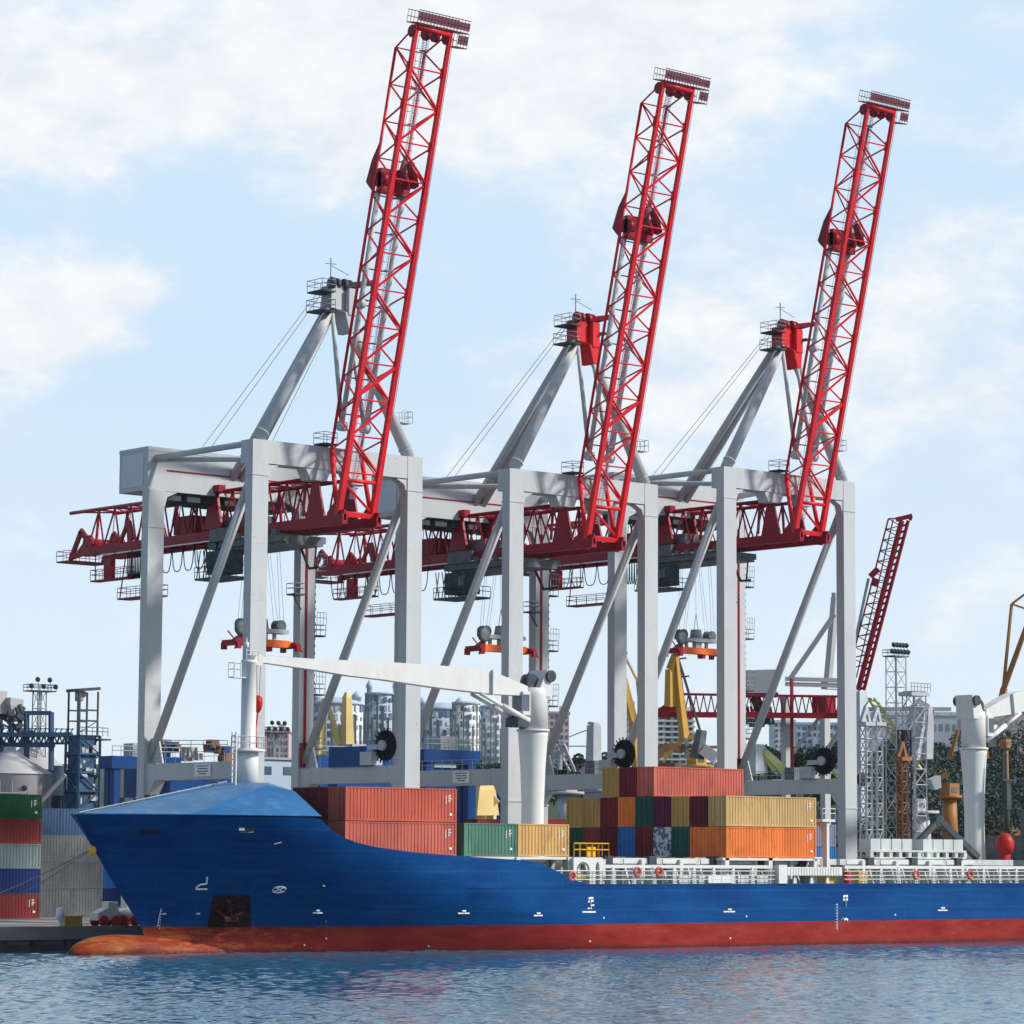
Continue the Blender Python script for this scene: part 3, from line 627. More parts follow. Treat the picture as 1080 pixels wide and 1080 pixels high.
    plat(R, lx-1.4, lx-.05, ly-.9, ly+.5, z(34.5+dh), name='ladder_platform', extra=lambda fl, ra: fl.bar((lx-.1, ly-.3, z(32.9+dh)), (lx-1.1, ly-.3, z(34.3+dh)), .12))
    plat(R, XC-2.4, XC-.8, -.6, 1.0, z(47.3+dh), name='beam_platform')
    # cable reel on the right hand tie beam
    m = MB(); c = Vector((W-LW+.3, 3.6, z(18.9)))
    m.lathe(c, [(.5, 0), (1.5, .02), (1.5, .3), (.5, .35)], 28, 'x')
    for q in range(20):
        t = q*math.pi/10; m.bar(c+Vector((-.05, math.cos(t)*.5, math.sin(t)*.5)), c+Vector((-.05, math.cos(t)*1.75, math.sin(t)*1.75)), .1, .1)
    rl = m.build('cable_reel', 'black_rubber', R)
    m = MB(); m.box(c+Vector((-.7, 1.2, -1.9)), c+Vector((.7, 3.0, -.6))); m.box(c+Vector((-.6, .4, -.4)), c+Vector((-.1, 1.9, .1))); m.lathe(c+Vector((-.5, 0, 0)), [(.5, 0), (.5, .5)], 12, 'x'); m.build('reel_motor', 'light_steel', rl)
    m = MB(); m.box((W-LW-.0, LD+5, z(16.9)), (W-.2, LD+11.0, z(18.9))) if k == 0 else m.box((W-LW+.4, LD+7, z(16.9)), (W-.6, LD+8.5, z(18.3)))
    m.build('switch_house', 'blue_paint' if k == 0 else 'trolley_grey', R)
    return root, ty, zb+ZQ
CR_LABELS = ['container crane with grey mast head and raised red boom, nearest the bow',
             'middle of the three large container cranes, with raised red boom and red mast head',
             'rightmost large container crane with raised red boom, behind the tan container']
info = [sts_crane(0, CR_LABELS[0], False, 0), sts_crane(1, CR_LABELS[1], True, 0), sts_crane(2, CR_LABELS[2], True, 2.85)]

# spreaders hanging on their ropes under the trolleys
def spreader(k, label, zc, yc, zgird):
    XC = SX[k]+10.25
    r = empty('spreader', (XC, yc, zc), label, 'spreader', group='orange spreaders hanging under the crane trolleys')
    m = MB(); m.box((-2.6, -.55, -.35), (3.0, .55, .35)); m.prism([(3.0, -.5, -.35), (3.9, -.5, -.3), (3.9, -.5, .1), (3.0, -.5, .35)], (0, 1.0, 0)); m.build('beam', 'orange', r)
    m = MB()
    for sx in (-1, 1):
        x = sx*3.6; m.box((x-.3, -1.2, -.4), (x+.3, 1.2, .15))
        for yy in (-1.2, 1.2): m.box((x-.25, yy-.2, -.75), (x+.25, yy+.2, -.1))
        m.bar((x+sx*.2, -1.2, -.3), (x+sx*.5, -1.3, -.8), .12)
    m.prism([(-3.4, -.5, .1), (-2.5, -.5, .7), (-2.5, -.5, -.3), (-3.4, -.5, -.3)], (0, 1, 0)); m.bar((-3.9, -.8, .3), (-4.9, -1.2, .9), .1)
    m.box((.6, -.4, -.8), (1.1, .4, -.35)); m.each('corner_frame', 'girder_red', r)
    m = MB(); m.box((-2.4, -.7, 1.0), (2.9, .7, 1.4)); m.bar((-1.5, 0, .3), (-1.5, 0, 1.0), .3); m.bar((1.6, 0, .3), (1.6, 0, 1.0), .3); m.box((-.3, -.3, .35), (.6, .3, 1.0))
    m.prism([(-.6, -.2, 1.4), (.4, -.2, 1.4), (-.1, -.2, 3.6)], (0, .1, 0)) if False else None
    m.build('headblock', 'light_steel', r)
    m = MB()
    for x in (-2.3, 2.1): m.lathe((x, -.5, 1.75), [(.6, 0), (.6, .2), (.4, .25), (.4, .7), (.6, .75), (.6, 1.0)], 14, 'y'); m.box((x-.5, -.6, 1.2), (x+.4, .6, 1.6))
    m.lathe((-2.8, -.8, 1.3), [(.4, 0), (.75, .1), (.75, .4)], 12, 'y')
    m.each('sheave_block', 'trolley_grey', r)
    m = MB(); 
    for a in (-.5, .5): m.tube((a, 0, 1.4), (0, 0, 4.2), .05, n=4); m.tube((a*.5, 0, 2.4), (-a*.5, 0, 2.4), .05, n=4)
    m.lathe((0, 0, 1.4), [(.75, 0), (.6, 1.0)], 10); m.build('cable_basket', 'rail_grey', r)
    m = MB(); top = zgird-1.2-zc
    for x in (-2.5, -2.1, 1.9, 2.4):
        for y in (-.5, .5): m.tube((x, y, 1.9), (x*.62, y*1.6, top), .022, n=4)
    m.tube((0, 0, 4.2), (0, .1, top), .025, n=4); m.build('hoist_rope', 'rope', r)
spreader(0, 'orange spreader hanging under the trolley of the leftmost large crane, above the white ship jib', 28.9, 12.3, info[0][2])
spreader(1, 'orange spreader hanging in the middle crane, partly behind its front leg', 29.9, 13.2, info[1][2])
spreader(2, 'orange spreader hanging in the crane behind the stacked containers, at its left front leg', 31.2, 14.8, info[2][2])

# ------------------------------------------------------------------ the ship
CY, HB = -16.5, 10.5
ship = empty('container_ship', (0, CY, 0), 'long blue container ship with red bottom, light blue bow cover and bulbous bow', 'ship')
def stem_x(z):
    if z >= 2.0: return -22.5-(z-2.0)*.728*(1+.012*(11.4-z))
    return -22.5+(2.0-z)*.25
def top_z(x):
    pts = [(-40, 11.45), (-12.2, 11.3), (-11.0, 10.1), (-9.6, 9.45), (-7.4, 8.95), (-3, 8.5), (2.5, 8.2), (10, 7.85), (12.2, 7.45), (14, 6.75), (15.6, 6.15), (16.8, 5.85), (18.6, 5.72), (60, 5.68), (200, 5.7)]
    for (a, b), (c, d) in zip(pts, pts[1:]):
        if x <= c: return b+(d-b)*max(0, (x-a))/(c-a)
    return 5.7
def half_b(x, z):
    xs = stem_x(z); f = max(0, min(1, z/11.3)); LL = 50-31*f**.8; t = max(0, min(1, (x-xs)/LL)); p = 1.15-.52*f**1.2
    return HB*min(1, math.sin(math.pi/2*t)**p) if t > 0 else 0
m = MB(); NT, NV = 56, 26; X1, X2 = 28.0, 132.0
rows = []
tt = [(i/NT)**1.35 for i in range(NT+1)]
xtop = lambda t: stem_x(11.4)+t*(X1-stem_x(11.4))
aft = [X1+(X2-X1)*i/40 for i in range(1, 41)]
for v in range(NV+1):
    row = []
    for t in tt:
        zt_ = top_z(xtop(t)); z_ = -3+(zt_+3)*v/NV; xs = stem_x(z_); x_ = xs+t*(X1-xs); row.append((x_, half_b(x_, z_), z_))
    for x_ in aft: z_ = -3+(top_z(x_)+3)*v/NV; row.append((x_, half_b(x_, z_), z_))
    rows.append(row)
m.smooth = True; nr = len(rows[0])
for sg in (-1, 1):
    vs = [(p[0], sg*p[1], p[2]) for r_ in rows for p in r_]
    m.add(vs, [(j*nr+i, j*nr+i+1, (j+1)*nr+i+1, (j+1)*nr+i) if sg < 0 else (j*nr+i, (j+1)*nr+i, (j+1)*nr+i+1, j*nr+i+1) for j in range(NV) for i in range(nr-1)])
# transom
m.smooth = False; m.add([(X2, -HB, -3), (X2, HB, -3), (X2, HB, 5.7), (X2, -HB, 5.7)], [(0, 1, 2, 3)])
# bulb: an elongated body fused with the stem
vs = []; nb, nc = 34, 24
for i in range(nb+1):
    t = (i/nb)**2; x_ = -29.6+22*t
    e = math.sin(math.pi/2*min(1, t/.17))**.42 if t > 0 else 0
    rz = 1.45*e*(1-.45*max(0, t-.22)/.78); ry = 1.5*e*(1+.5*max(0, t-.2)); cz = .02+.12*math.sin(math.pi*min(1, t*2))-.25*max(0, t-.3)
    for j in range(nc): a = 2*math.pi*j/nc; vs.append((x_, ry*math.cos(a), cz+rz*math.sin(a)))
m.smooth = True; m.add(vs, [(i*nc+j, i*nc+(j+1) % nc, (i+1)*nc+(j+1) % nc, (i+1)*nc+j) for i in range(nb) for j in range(nc)]); m.smooth = False
hull = m.build('hull', 'hull_paint', ship, recalc=False)
# rub strake line and knuckle
def sidept(x, z, out=.03):
    b0 = half_b(x, z); e = .05; nx_ = -(half_b(x+e, z)-half_b(x-e, z))/(2*e); nz_ = -(half_b(x, z+e)-half_b(x, z-e))/(2*e)
    n_ = Vector((nx_, 1, nz_)).normalized(); return Vector((x+n_.x*out, -(b0+n_.y*out), z+n_.z*out))
def stroke(m, pts, w_=.12, out=.03):
    dense = []
    for a, b in zip(pts, pts[1:]):
        n_ = max(1, int(math.dist(a, b)/.3)); dense += [(a[0]+(b[0]-a[0])*i/n_, a[1]+(b[1]-a[1])*i/n_) for i in range(n_)]
    dense.append(pts[-1]); P3 = [sidept(x, z, out) for x, z in dense]
    for a, b in zip(P3, P3[1:]): m.bar(a, b, .02 if abs((b-a).x) > abs((b-a).z) else w_, w_ if abs((b-a).x) > abs((b-a).z) else .02)
m = MB()
m.box((20, -HB-.05, 5.42), (128, -HB-.0, 5.56)); stroke(m, [(4+i*.8, 5.5) for i in range(21)], .1, .02)
m.box((16, -HB-.06, 5.66), (128, -HB+.12, 5.80)); m.box((20, -HB-.012, 3.22), (128, -HB-.002, 3.26))
m.build('rubbing_strake', 'hull_paint', hull)
# decks
m = MB(); dk = [(x_, half_b(x_, 5.6)-.12) for x_ in [-20+i*2 for i in range(20)]+[25, 40, 60, 80, 100, 120, 131]]
pts = [(x_, -b_, 5.6) for x_, b_ in dk]+[(x_, b_, 5.6) for x_, b_ in dk[::-1]]
m.add(pts, [tuple(range(len(pts)))]); m.build('deck', 'deck_green', ship)
# whaleback over the forecastle
def edge_y(x): return half_b(x, top_z(x))
A_ = lambda x, s_=-1: Vector((x, s_*(edge_y(x)), 11.42))
ridge0 = Vector((-13.6, -1.2, 14.35)); ridge1 = Vector((-13.6, 1.2, 14.35)); pk0 = Vector((-11.3, -2.0, 14.35)); pk1 = Vector((-11.3, 2.0, 14.35))
sh0 = Vector((-10.9, -5.3, 13.6)); sh1 = Vector((-10.9, 5.3, 13.6)); tipv = Vector((stem_x(11.45)-.05, 0, 11.5))
m = MB(); m.smooth = False
for sg in (-1, 1):
    S_ = lambda v_: Vector((v_.x, v_.y*(-sg), v_.z))
    ed = [A_(stem_x(11.4)+.02+ (i/14)**1.4*(-11.9-stem_x(11.4))) for i in range(15)]
    ed = [Vector((e.x, e.y, 11.44)) for e in ed]
    mid = ed[10]
    tri = lambda a, b, c: m.add([S_(a), S_(b), S_(c)], [(0, 1, 2)])
    r0, p0, s0 = ridge0, pk0, sh0
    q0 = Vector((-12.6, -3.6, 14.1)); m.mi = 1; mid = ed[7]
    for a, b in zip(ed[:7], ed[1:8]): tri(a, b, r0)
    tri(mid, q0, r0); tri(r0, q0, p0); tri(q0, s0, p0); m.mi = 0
    tri(mid, s0, q0)
    for a, b in zip(ed[7:], ed[8:]): tri(a, b, s0)
    end = ed[-1]; dn = Vector((end.x+.2, end.y*1.0, 8.4))
    m.add([S_(end), S_(s0), S_(Vector((s0.x, s0.y, 5.6))), S_(Vector((end.x+.1, end.y+2.6, 7.6)))], [(0, 1, 2, 3)])
    m.add([S_(s0), S_(p0), S_(Vector((p0.x, p0.y, 5.6))), S_(Vector((s0.x, s0.y, 5.6)))], [(0, 1, 2, 3)])
m.add([ridge0, ridge1, pk1, pk0], [(0, 1, 2, 3)]); m.add([Vector((ed[0].x, 0, 11.44)), ridge0, ridge1], [(0, 1, 2)]); m.add([pk0, pk1, Vector((pk1.x, pk1.y, 5.6)), Vector((pk0.x, pk0.y, 5.6))], [(0, 1, 2, 3)])
wb = m.build('forecastle_cover', ['whaleback_blue', 'whaleback_pale'], ship)
m = MB(); prev = None
for e in ed: 
    p_ = Vector((e.x, e.y-.0, 11.46))
    if prev: m.tube(prev, p_, .06, n=5); m.tube(Vector((prev.x, -prev.y, 11.5)), Vector((p_.x, -p_.y, 11.5)), .12, n=5)
    prev = p_
m.build('edge_bar', 'whaleback_blue', wb)
m = MB(); pa = Vector((ed[0].x+.4, 0, 11.6)); pb = Vector((-14.2, 0, 14.42)); m.tube(pa, pb, .05, n=5)
for i in range(22): q_ = pa.lerp(pb, i/21); m.tube(q_-Vector((0, 0, .15)), q_+Vector((0, 0, .12)), .05, n=4)
m.build('ridge_rail', 'light_steel', wb)
m = MB()
for x_ in (-24, -21.5, -19): m.box((x_, .8, 11.9), (x_+.9, 1.6, 12.9+(x_+24)*.12))
m.each('vent_box', 'dark_steel', wb)
# marks on the bow and along the side
# invert pixel -> hull
def hull_at(px, py):
    d = (at(px, py, 1)-CAM); lo = 0
    best = None
    y = -27.0
    for _ in range(60):
        t = (y-CAM.y)/d.y; p = CAM+d*t; yn = CY-half_b(p.x, p.z)
        y = y*.6+yn*.4
    return p.x, p.z
def px_stroke(m, pts, w_=.1): stroke(m, [hull_at(*p) for p in pts], w_)
m = MB()
px_stroke(m, [(218.5, 924.5), (218, 932), (212, 932.5), (207.5, 935), (206.5, 937.5), (218.5, 937.5)], .14)   # bulbous bow symbol
m.build('bulbous_bow_mark', 'mark_white', hull)
m = MB(); cx_, cz_ = hull_at(294.5, 938); 
stroke(m, [(cx_+.52*math.cos(i*math.pi/6), cz_+.26*math.sin(i*math.pi/6)) for i in range(13)], .12); stroke(m, [(cx_-.36, cz_-.18), (cx_+.36, cz_+.18)], .09); stroke(m, [(cx_-.36, cz_+.18), (cx_+.36, cz_-.18)], .09)
m.build('thruster_mark', 'mark_white', hull)
m = MB()
for i in range(7): 
    px_stroke(m, [(168-.5*(i % 2)-i*.3+1.5, 961+i*3), (170.5-i*.3, 961+i*3)], .07)
px_stroke(m, [(170, 958), (166, 977)], .06); px_stroke(m, [(171, 964), (175, 963.5)], .1); px_stroke(m, [(207, 963.5), (211, 963.5)], .1)
m.build('draught_mark', 'mark_white', hull)
for (a, b) in ((330, 340), (483, 495), (563, 572), (763, 775), (989, 999)):
    m = MB()
    yy = {330: 962.5, 483: 963, 563: 965.5, 763: 961.5, 989: 960}[a]
    px_stroke(m, [(a, yy), (b, yy)], .12); px_stroke(m, [((a+b)/2-1.5, yy-2.5), ((a+b)/2+2.5, yy-2.5)], .12); px_stroke(m, [((a+b)/2+.5, yy-2), ((a+b)/2+.5, yy)], .12)
    m.build('draught_mark', 'mark_white', hull)
m = MB()   # the F shaped mark and the load line group
px_stroke(m, [(620.5, 947.5), (625.5, 947)], .18); px_stroke(m, [(622.5, 948), (622.5, 958.5)], .2); px_stroke(m, [(620, 951), (626, 950)], .16); px_stroke(m, [(622, 955), (626.5, 954.5)], .13); px_stroke(m, [(619.5, 958), (624, 958)], .12); px_stroke(m, [(614, 961.8), (628, 961.8)], .13)
px_stroke(m, [(889, 945.5), (894, 945)], .22); px_stroke(m, [(891.5, 945), (891.5, 956)], .24); px_stroke(m, [(889, 949), (894, 948.5)], .2)
px_stroke(m, [(883, 953), (883, 982.5)], .07); 
for i in range(9): px_stroke(m, [(881.3, 954+i*3.1), (883, 954+i*3.1)], .06)
px_stroke(m, [(887, 970.5), (888.5, 968), (890, 970.5), (892, 968.5), (894, 970.5)], .17)
for p_ in ((343.8, 972), (636.6, 968.4), (787, 966.8), (944, 965.2), (344, 990), (321, 997), (622, 993), (770, 990), (452, 998)): px_stroke(m, [(p_[0]-.5, p_[1]), (p_[0]+.6, p_[1]-.8)], .14)
m.build('load_line_mark', 'mark_white', hull)
# mooring ports, anchor pocket, fairlead
m = MB()
for (a, b, y_) in ((145, 168, 875.5), (252, 266, 874)): 
    px_stroke(m, [(a, y_), (b, y_)], .5)
m.build('mooring_port', 'black_rubber', hull)
m = MB(); px_stroke(m, [(145, 877.8), (168, 877.8)], .12); px_stroke(m, [(253, 877), (267, 877)], .12); px_stroke(m, [(252, 873.5), (258, 873.5)], .34); px_stroke(m, [(289, 890), (297, 888)], .08); m.build('port_sill', 'light_steel', hull)
m = MB(); q = [hull_at(*p_) for p_ in ((225, 944), (264, 944.5), (265, 977.5), (219, 978))]
NX_, NZ_ = 10, 8; vs = []
for j in range(NZ_+1):
    for i in range(NX_+1):
        u_, v_ = i/NX_, j/NZ_; xt = q[0][0]*(1-u_)+q[1][0]*u_; xb = q[3][0]*(1-u_)+q[2][0]*u_; zt2 = q[0][1]*(1-u_)+q[1][1]*u_; zb2 = q[3][1]*(1-u_)+q[2][1]*u_
        vs.append(sidept(xt*(1-v_)+xb*v_, zt2*(1-v_)+zb2*v_, .035))
m.add(vs, [(j*(NX_+1)+i, (j+1)*(NX_+1)+i, (j+1)*(NX_+1)+i+1, j*(NX_+1)+i+1) for j in range(NZ_) for i in range(NX_)])
ap = m.build('anchor_pocket', 'recess_shade_rust', hull)
m = MB(); a0 = sidept(*hull_at(240, 948), .3); a1 = sidept(*hull_at(242, 966), .3); m.bar(a0, a1, .28); f0 = sidept(*hull_at(229, 958), .35); f1 = sidept(*hull_at(256, 960), .35)
m.bar(a1, f0, .34, w2=.15); m.bar(a1, f1, .34, w2=.15); m.bar(a1+Vector((-.7, 0, -.1)), a1+Vector((.7, 0, -.1)), .4); m.build('anchor', 'recess_shade_rust', hull)
m = MB(); p_ = sidept(-25.6, 8.2, .1); fx, fz = hull_at(95, 896); p_ = Vector((stem_x(8.6)-.05, 0, 8.5)); m.lathe(p_+Vector((-.1, 0, 0)), [(.34, -.15), (.42, 0), (.34, .18)], 14, 'x'); m.build('stem_fairlead', 'yellow', hull)
# hatch coamings, covers, cargo deck
CO = 8.35
m = MB()
for (x0, x1) in ((-9.5, 3.9), (19.2, 52.5), (53.6, 79.0), (85.5, 118.0)):
    m.box((x0, -7.6, 5.6), (x1, 7.6, 7.55)); m.box((x0-.3, -8.2, 7.55), (x1+.3, 8.2, 8.12))
    xx = x0+.6
    while xx < x1-.4 and x0 > 10:
        m.prism([(xx, -7.6, 5.6), (xx, -8.9, 5.6), (xx, -8.15, 7.5), (xx, -7.6, 7.5)], (.14, 0, 0)); xx += 1.6
coam = m.build('hatch_coaming', 'deck_white', ship)
m = MB()
for x0 in (19.6, 24.5, 29.4, 34.3, 39.2, 44.1, 54.2, 59.1, 64, 68.9, 86.5, 91.5, 96.4, 101.3, 106.2):
    m.box((x0, -8.26, 7.62), (x0+4.3, -8.21, 8.05)); m.box((x0+1.9, -8.6, 6.2), (x0+2.3, -7.6, 8.0))
m.each('cover_panel', 'ship_white', coam)
m = MB()
for x0 in (22, 27.5, 35.5, 41.8, 47.4, 57.0, 63.4, 70.2, 88.5, 95.2, 103): m.box((x0, -8.5, 7.3), (x0+.9, -7.7, 8.3)); m.lathe((x0+1.8, -8.7, 6.9), [(.22, 0), (.22, .7)], 8)
m.each('cleat_box', 'dark_steel', coam)
# outboard container pedestals along the side
m = MB()
for x0 in (3.2, 4.5, 10.3, 16.4): m.box((x0-.1, -HB+.75, 5.6), (x0+.35, -HB+1.5, 8.17)); m.box((x0-.1, -HB+3, 5.6), (x0+.35, -HB+3.5, 8.17))
m.box((3.9, -HB+.9, 7.95), (16.9, 8.3, 8.17)); 
for x0 in (36.4, 42.2, 48.3): m.box((x0-.1, -HB+1.0, 5.6), (x0+.4, -HB+1.6, 8.17))
m.box((36.0, -HB+1.0, 7.95), (49.0, -8.1, 8.17)); m.box((36.0, 8.1, 7.95), (49.0, 9.7, 8.17))
m.each('container_pedestal', 'ship_white', ship)
# arched frames (lashing bridges)
def arch_frame(x0, z1, yspan, n_arch, name='arch_frame', zb_=5.6):
    m = MB(); ws = (yspan[1]-yspan[0])/n_arch
    for i in range(n_arch):
        y0 = yspan[0]+i*ws; y1 = y0+ws; rr = ws*.34; yc = (y0+y1)/2; zc = z1-.35-rr
        pts = [(x0, y0, zb_), (x0, yc-rr, zb_), (x0, yc-rr, zc)]+[(x0, yc-rr*math.cos(a*math.pi/8), zc+rr*math.sin(a*math.pi/8)) for a in range(1, 8)]+[(x0, yc+rr, zc), (x0, yc+rr, zb_), (x0, y1, zb_), (x0, y1, z1), (x0, y0, z1)]
        m.prism(pts, (.35, 0, 0))
    return m.build(name, 'ship_white', ship)
arch_frame(17.6, 8.15, (-9.6, 9.4), 7); arch_frame(50.2, 11.9, (-9.4, 9.4), 5)
m = MB()
for x0, xw in ((16.6, 2.3), (18.9, 1.2)):
    yb = -HB+.35
    pts = [(x0, yb, 5.7), (x0+.35, yb, 5.7), (x0+.35, yb, 7.0)]+[(x0+xw/2-(xw/2-.35)*math.cos(a*math.pi/8), yb, 7.0+.75*math.sin(a*math.pi/8)) for a in range(1, 8)]+[(x0+xw-.35, yb, 7.0), (x0+xw-.35, yb, 5.7), (x0+xw, yb, 5.7), (x0+xw, yb, 8.15), (x0, yb, 8.15)]
    m.prism(pts, (0, .3, 0))
m.build('arch_frame', 'ship_white', ship)
m = MB(); m.box((49.4, -9.6, 11.7), (51.2, 9.6, 11.95)); m.box((50.9, -8.6, 8.1), (51.3, -8.0, 11.7)); railing(m, [(49.4, -9.6, 11.95), (51.2, -9.6, 11.95)], 1.0, .05, .9); m.build('lashing_bridge', 'ship_white', ship)
# ship's rail
m = MB(); yb = -HB+.12
x0 = 12.4
while x0 < 126:
    zz = top_z(x0)+.12
    if not (42.5 < x0 < 51.5): m.tube((x0, yb, zz-.2), (x0, yb, 6.95), .05, n=4, caps=False)
    x0 += 1.25
for hh in (6.18, 6.55, 6.95):
    for a, b in ((13.5 if hh > 6.6 else 16.2, 42.6), (51.6, 126)): m.tube((a, yb, hh), (b, yb, hh), .05, n=4, caps=False)
m.build('side_railing', 'ship_white', ship)
m = MB()
x0 = 21.2
while x0 < 124:     # white stiffener plates and lockers along the side deck
    if not (42 < x0 < 52):
        m.prism([(x0, yb+.25, 5.7), (x0+.55, yb+.25, 5.7), (x0+.38, yb+.25, 7.35), (x0+.12, yb+.25, 7.35)], (0, .12, 0))
        if int(x0*7) % 3 == 0: m.box((x0+.9, yb+.3, 5.7), (x0+2.3, yb+1.0, 6.5))
    x0 += 2.55
m.box((20, yb+.3, 7.2), (41.5, yb+.55, 7.5)); m.box((52, yb+.3, 7.2), (124, yb+.55, 7.5)); m.box((33.2, yb-.02, 5.85), (36.5, yb+.2, 6.55))
m.each('side_deck_stiffener', 'ship_white', ship)
for (px, py) in ((602, 924), (671, 919.5), (694, 919.5), (912, 0), (965, 922.5), (1022, 922.5)):
    if py == 0: continue
    t = (CY+yb+.1-CAM.y)/(at(px, py, 1)-CAM).y; p = CAM+(at(px, py, 1)-CAM)*t
    m = MB(); 
    n_ = 14
    for i in range(n_):
        a, b = 2*math.pi*i/n_, 2*math.pi*(i+1)/n_
        m.tube((p.x+.36*math.cos(a), yb-.05, p.z+.36*math.sin(a)), (p.x+.36*math.cos(b), yb-.05, p.z+.36*math.sin(b)), .13, n=6)
    m.build('life_ring', 'life_ring', ship)
m = MB(); m.box((52.3, yb+.3, 5.7), (53.1, yb+.8, 6.9)); m.build('hose_box', 'safety_red', ship)
m = MB(); m.box((54.0, yb+.3, 5.7), (55.2, yb+.9, 7.0)); m.box((49.3, yb+.35, 5.8), (50.5, yb+.9, 6.5)); m.build('gear_locker', 'yellow', ship)
# yellow railings by the forward arch
m = MB()
for x0, x1, y_, z_ in ((17.4, 18.9, -9.3, 8.15), (19.2, 20.7, -9.0, 8.15), (21.0, 22.3, -8.6, 8.15), (16.9, 19.6, -HB+.6, 5.7)):
    railing(m, [(x0, y_, z_), (x1, y_, z_), (x1, y_+.9, z_)], 1.25, .06, .7)
m.box((19.4, -8.9, 8.2), (20.4, -8.85, 9.1)); m.build('yellow_railing', 'yellow', ship)
# gangway stowed on the side
m = MB(); m.box((42.9, yb-.25, 6.55), (51.0, yb+.35, 7.35)); m.box((42.2, yb-.35, 5.8), (43.3, yb+.4, 7.55))
for i in range(20): m.box((43.5+i*.37, yb-.29, 6.6), (43.6+i*.37, yb-.25, 7.3))
for x0 in (44.5, 46.8, 49): m.prism([(x0, yb, 5.7), (x0+.5, yb, 5.7), (x0+.35, yb, 6.55), (x0+.15, yb, 6.55)], (0, .2, 0))
m.path([(47.6, yb+.2, 7.3), (47.6, yb+.2, 8.2), (48.6, yb+.2, 8.2), (48.6, yb+.2, 7.3)], .1, 6)
tag(m.build('gangway', 'ship_white', ship), 'white gangway stowed along the rail')
# walk gear, white bin row near the aft end of the deck
m = MB()
for i in range(9):
    if i == 4: continue
    m.box((58.4+i*1.55, -7.6, 9.05), (59.8+i*1.55, -6.0, 10.15))
m.box((58.2, -7.7, 8.2), (72.6, -5.9, 8.35)); m.box((58.2, -7.7, 8.85), (72.6, -5.9, 9.05))
for i in range(11): m.box((58.3+i*1.4, -7.65, 8.35), (58.75+i*1.4, -7.2, 8.85))
m.each('lashing_bin', 'deck_white', ship)
m = MB(); m.bar((66, -5, 8.3), (71.5, -5, 12.2), .5, .5); m.bar((71.3, -5, 12.2), (77.4, -5, 8.4), .7, .6); m.lathe((71.4, -5.3, 12.1), [(.6, 0), (.6, .6)], 10, 'y'); m.build('folded_deck_hoist', 'dark_steel', ship)
# right end: mast house gear
m = MB(); m.box((86.2, -6.4, 8.12), (96, 3.0, 10.7)); m.box((88.0, -6.0, 10.7), (90.6, -2, 13.3)); m.box((91.6, -6.2, 10.7), (95, 0, 12.4)); m.lathe((86.8, -5.6, 10.7), [(.35, 0), (.35, 2.4), (.5, 2.5), (.5, 2.9)], 10); m.box((84.0, -7.2, 8.12), (84.5, -6.8, 12.5)); m.box((83.4, -7.2, 8.12), (83.7, -6.8, 11.5)); m.build('deck_house', 'trolley_grey', ship)
m = MB(); m.box((87.7, -6.44, 9.0), (88.3, -6.405, 10.3)); m.box((90.2, -6.44, 9.0), (90.8, -6.405, 10.2)); m.box((88.6, -6.04, 11.6), (89.9, -6.005, 12.6)); m.each('house_opening', 'window_dark', ship)
m = MB(); m.lathe((80.2, -6.4, 9.7), [(.3, -1.0), (.75, -.8), (.95, -.3), (.95, .4), (.6, 1.0), (.2, 1.2)], 18); m.box((79.8, -6.8, 8.15), (80.6, -6.0, 8.9)); tag(m.build('red_tank', 'safety_red', ship), 'round red tank beside the aft crane column')
m = MB(); m.tube((84.6, -3, 8.1), (84.6, -3, 19.3), .32, .15, n=8); m.box((83.6, -3.4, 16.4), (85.8, -2.6, 16.6)); m.bar((84.6, -3, 13.4), (84.6, -3, 16.6), .7); m.tube((84.6, -3, 19), (84.6, -3, 20.6), .05, n=4); m.build('signal_post', 'dark_steel', ship)
# foremast: the white jib rest
m = MB(); m.lathe((-12.0, 0, 0), [(.95, 13.6), (.92, 17.2), (.66, 17.4), (.63, 24.6), (.7, 24.65), (.7, 24.9)], 22); jr = m.build('jib_rest', 'ship_white', ship)
fl, ra = MB(), MB(); fl.lathe((-12.0, 0, 0), [(1.5, 17.0), (1.5, 17.2)], 20); 
rp = [(-12+1.45*math.cos(i*math.pi/6), 1.45*math.sin(i*math.pi/6), 17.2) for i in range(13)]; railing(ra, rp, 1.1, .035, 1.0)
fl.box((-13.9, -.4, 23.3), (-12.6, .4, 23.4)); railing(ra, [(-13.9, -.4, 23.4), (-13.9, .4, 23.4), (-12.6, .4, 23.4)], 1.2, .03, .6); railing(ra, [(-12.6, -.5, 24.9), (-11.4, -.5, 24.9)], .8, .03, .5); ra.tube((-12.3, 0, 24.9), (-12.3, 0, 26.8), .06, n=5); ra.lathe((-12.3, 0, 25.9), [(.05, 0), (.2, .1), (.2, .5), (.05, .6)], 8)
for dy in (0, .55): ra.tube((-14.4+dy*.0, -1.6+dy, 13.4), (-14.4, -1.6+dy, 18.6), .09, n=5)
for q in range(10): ra.tube((-14.4, -1.6, 13.8+q*.5), (-14.4, -1.05, 13.8+q*.5), .06, n=4)
fl.build('ring_platform', 'ship_white', jr); ra.build('railing', 'ship_white', jr)
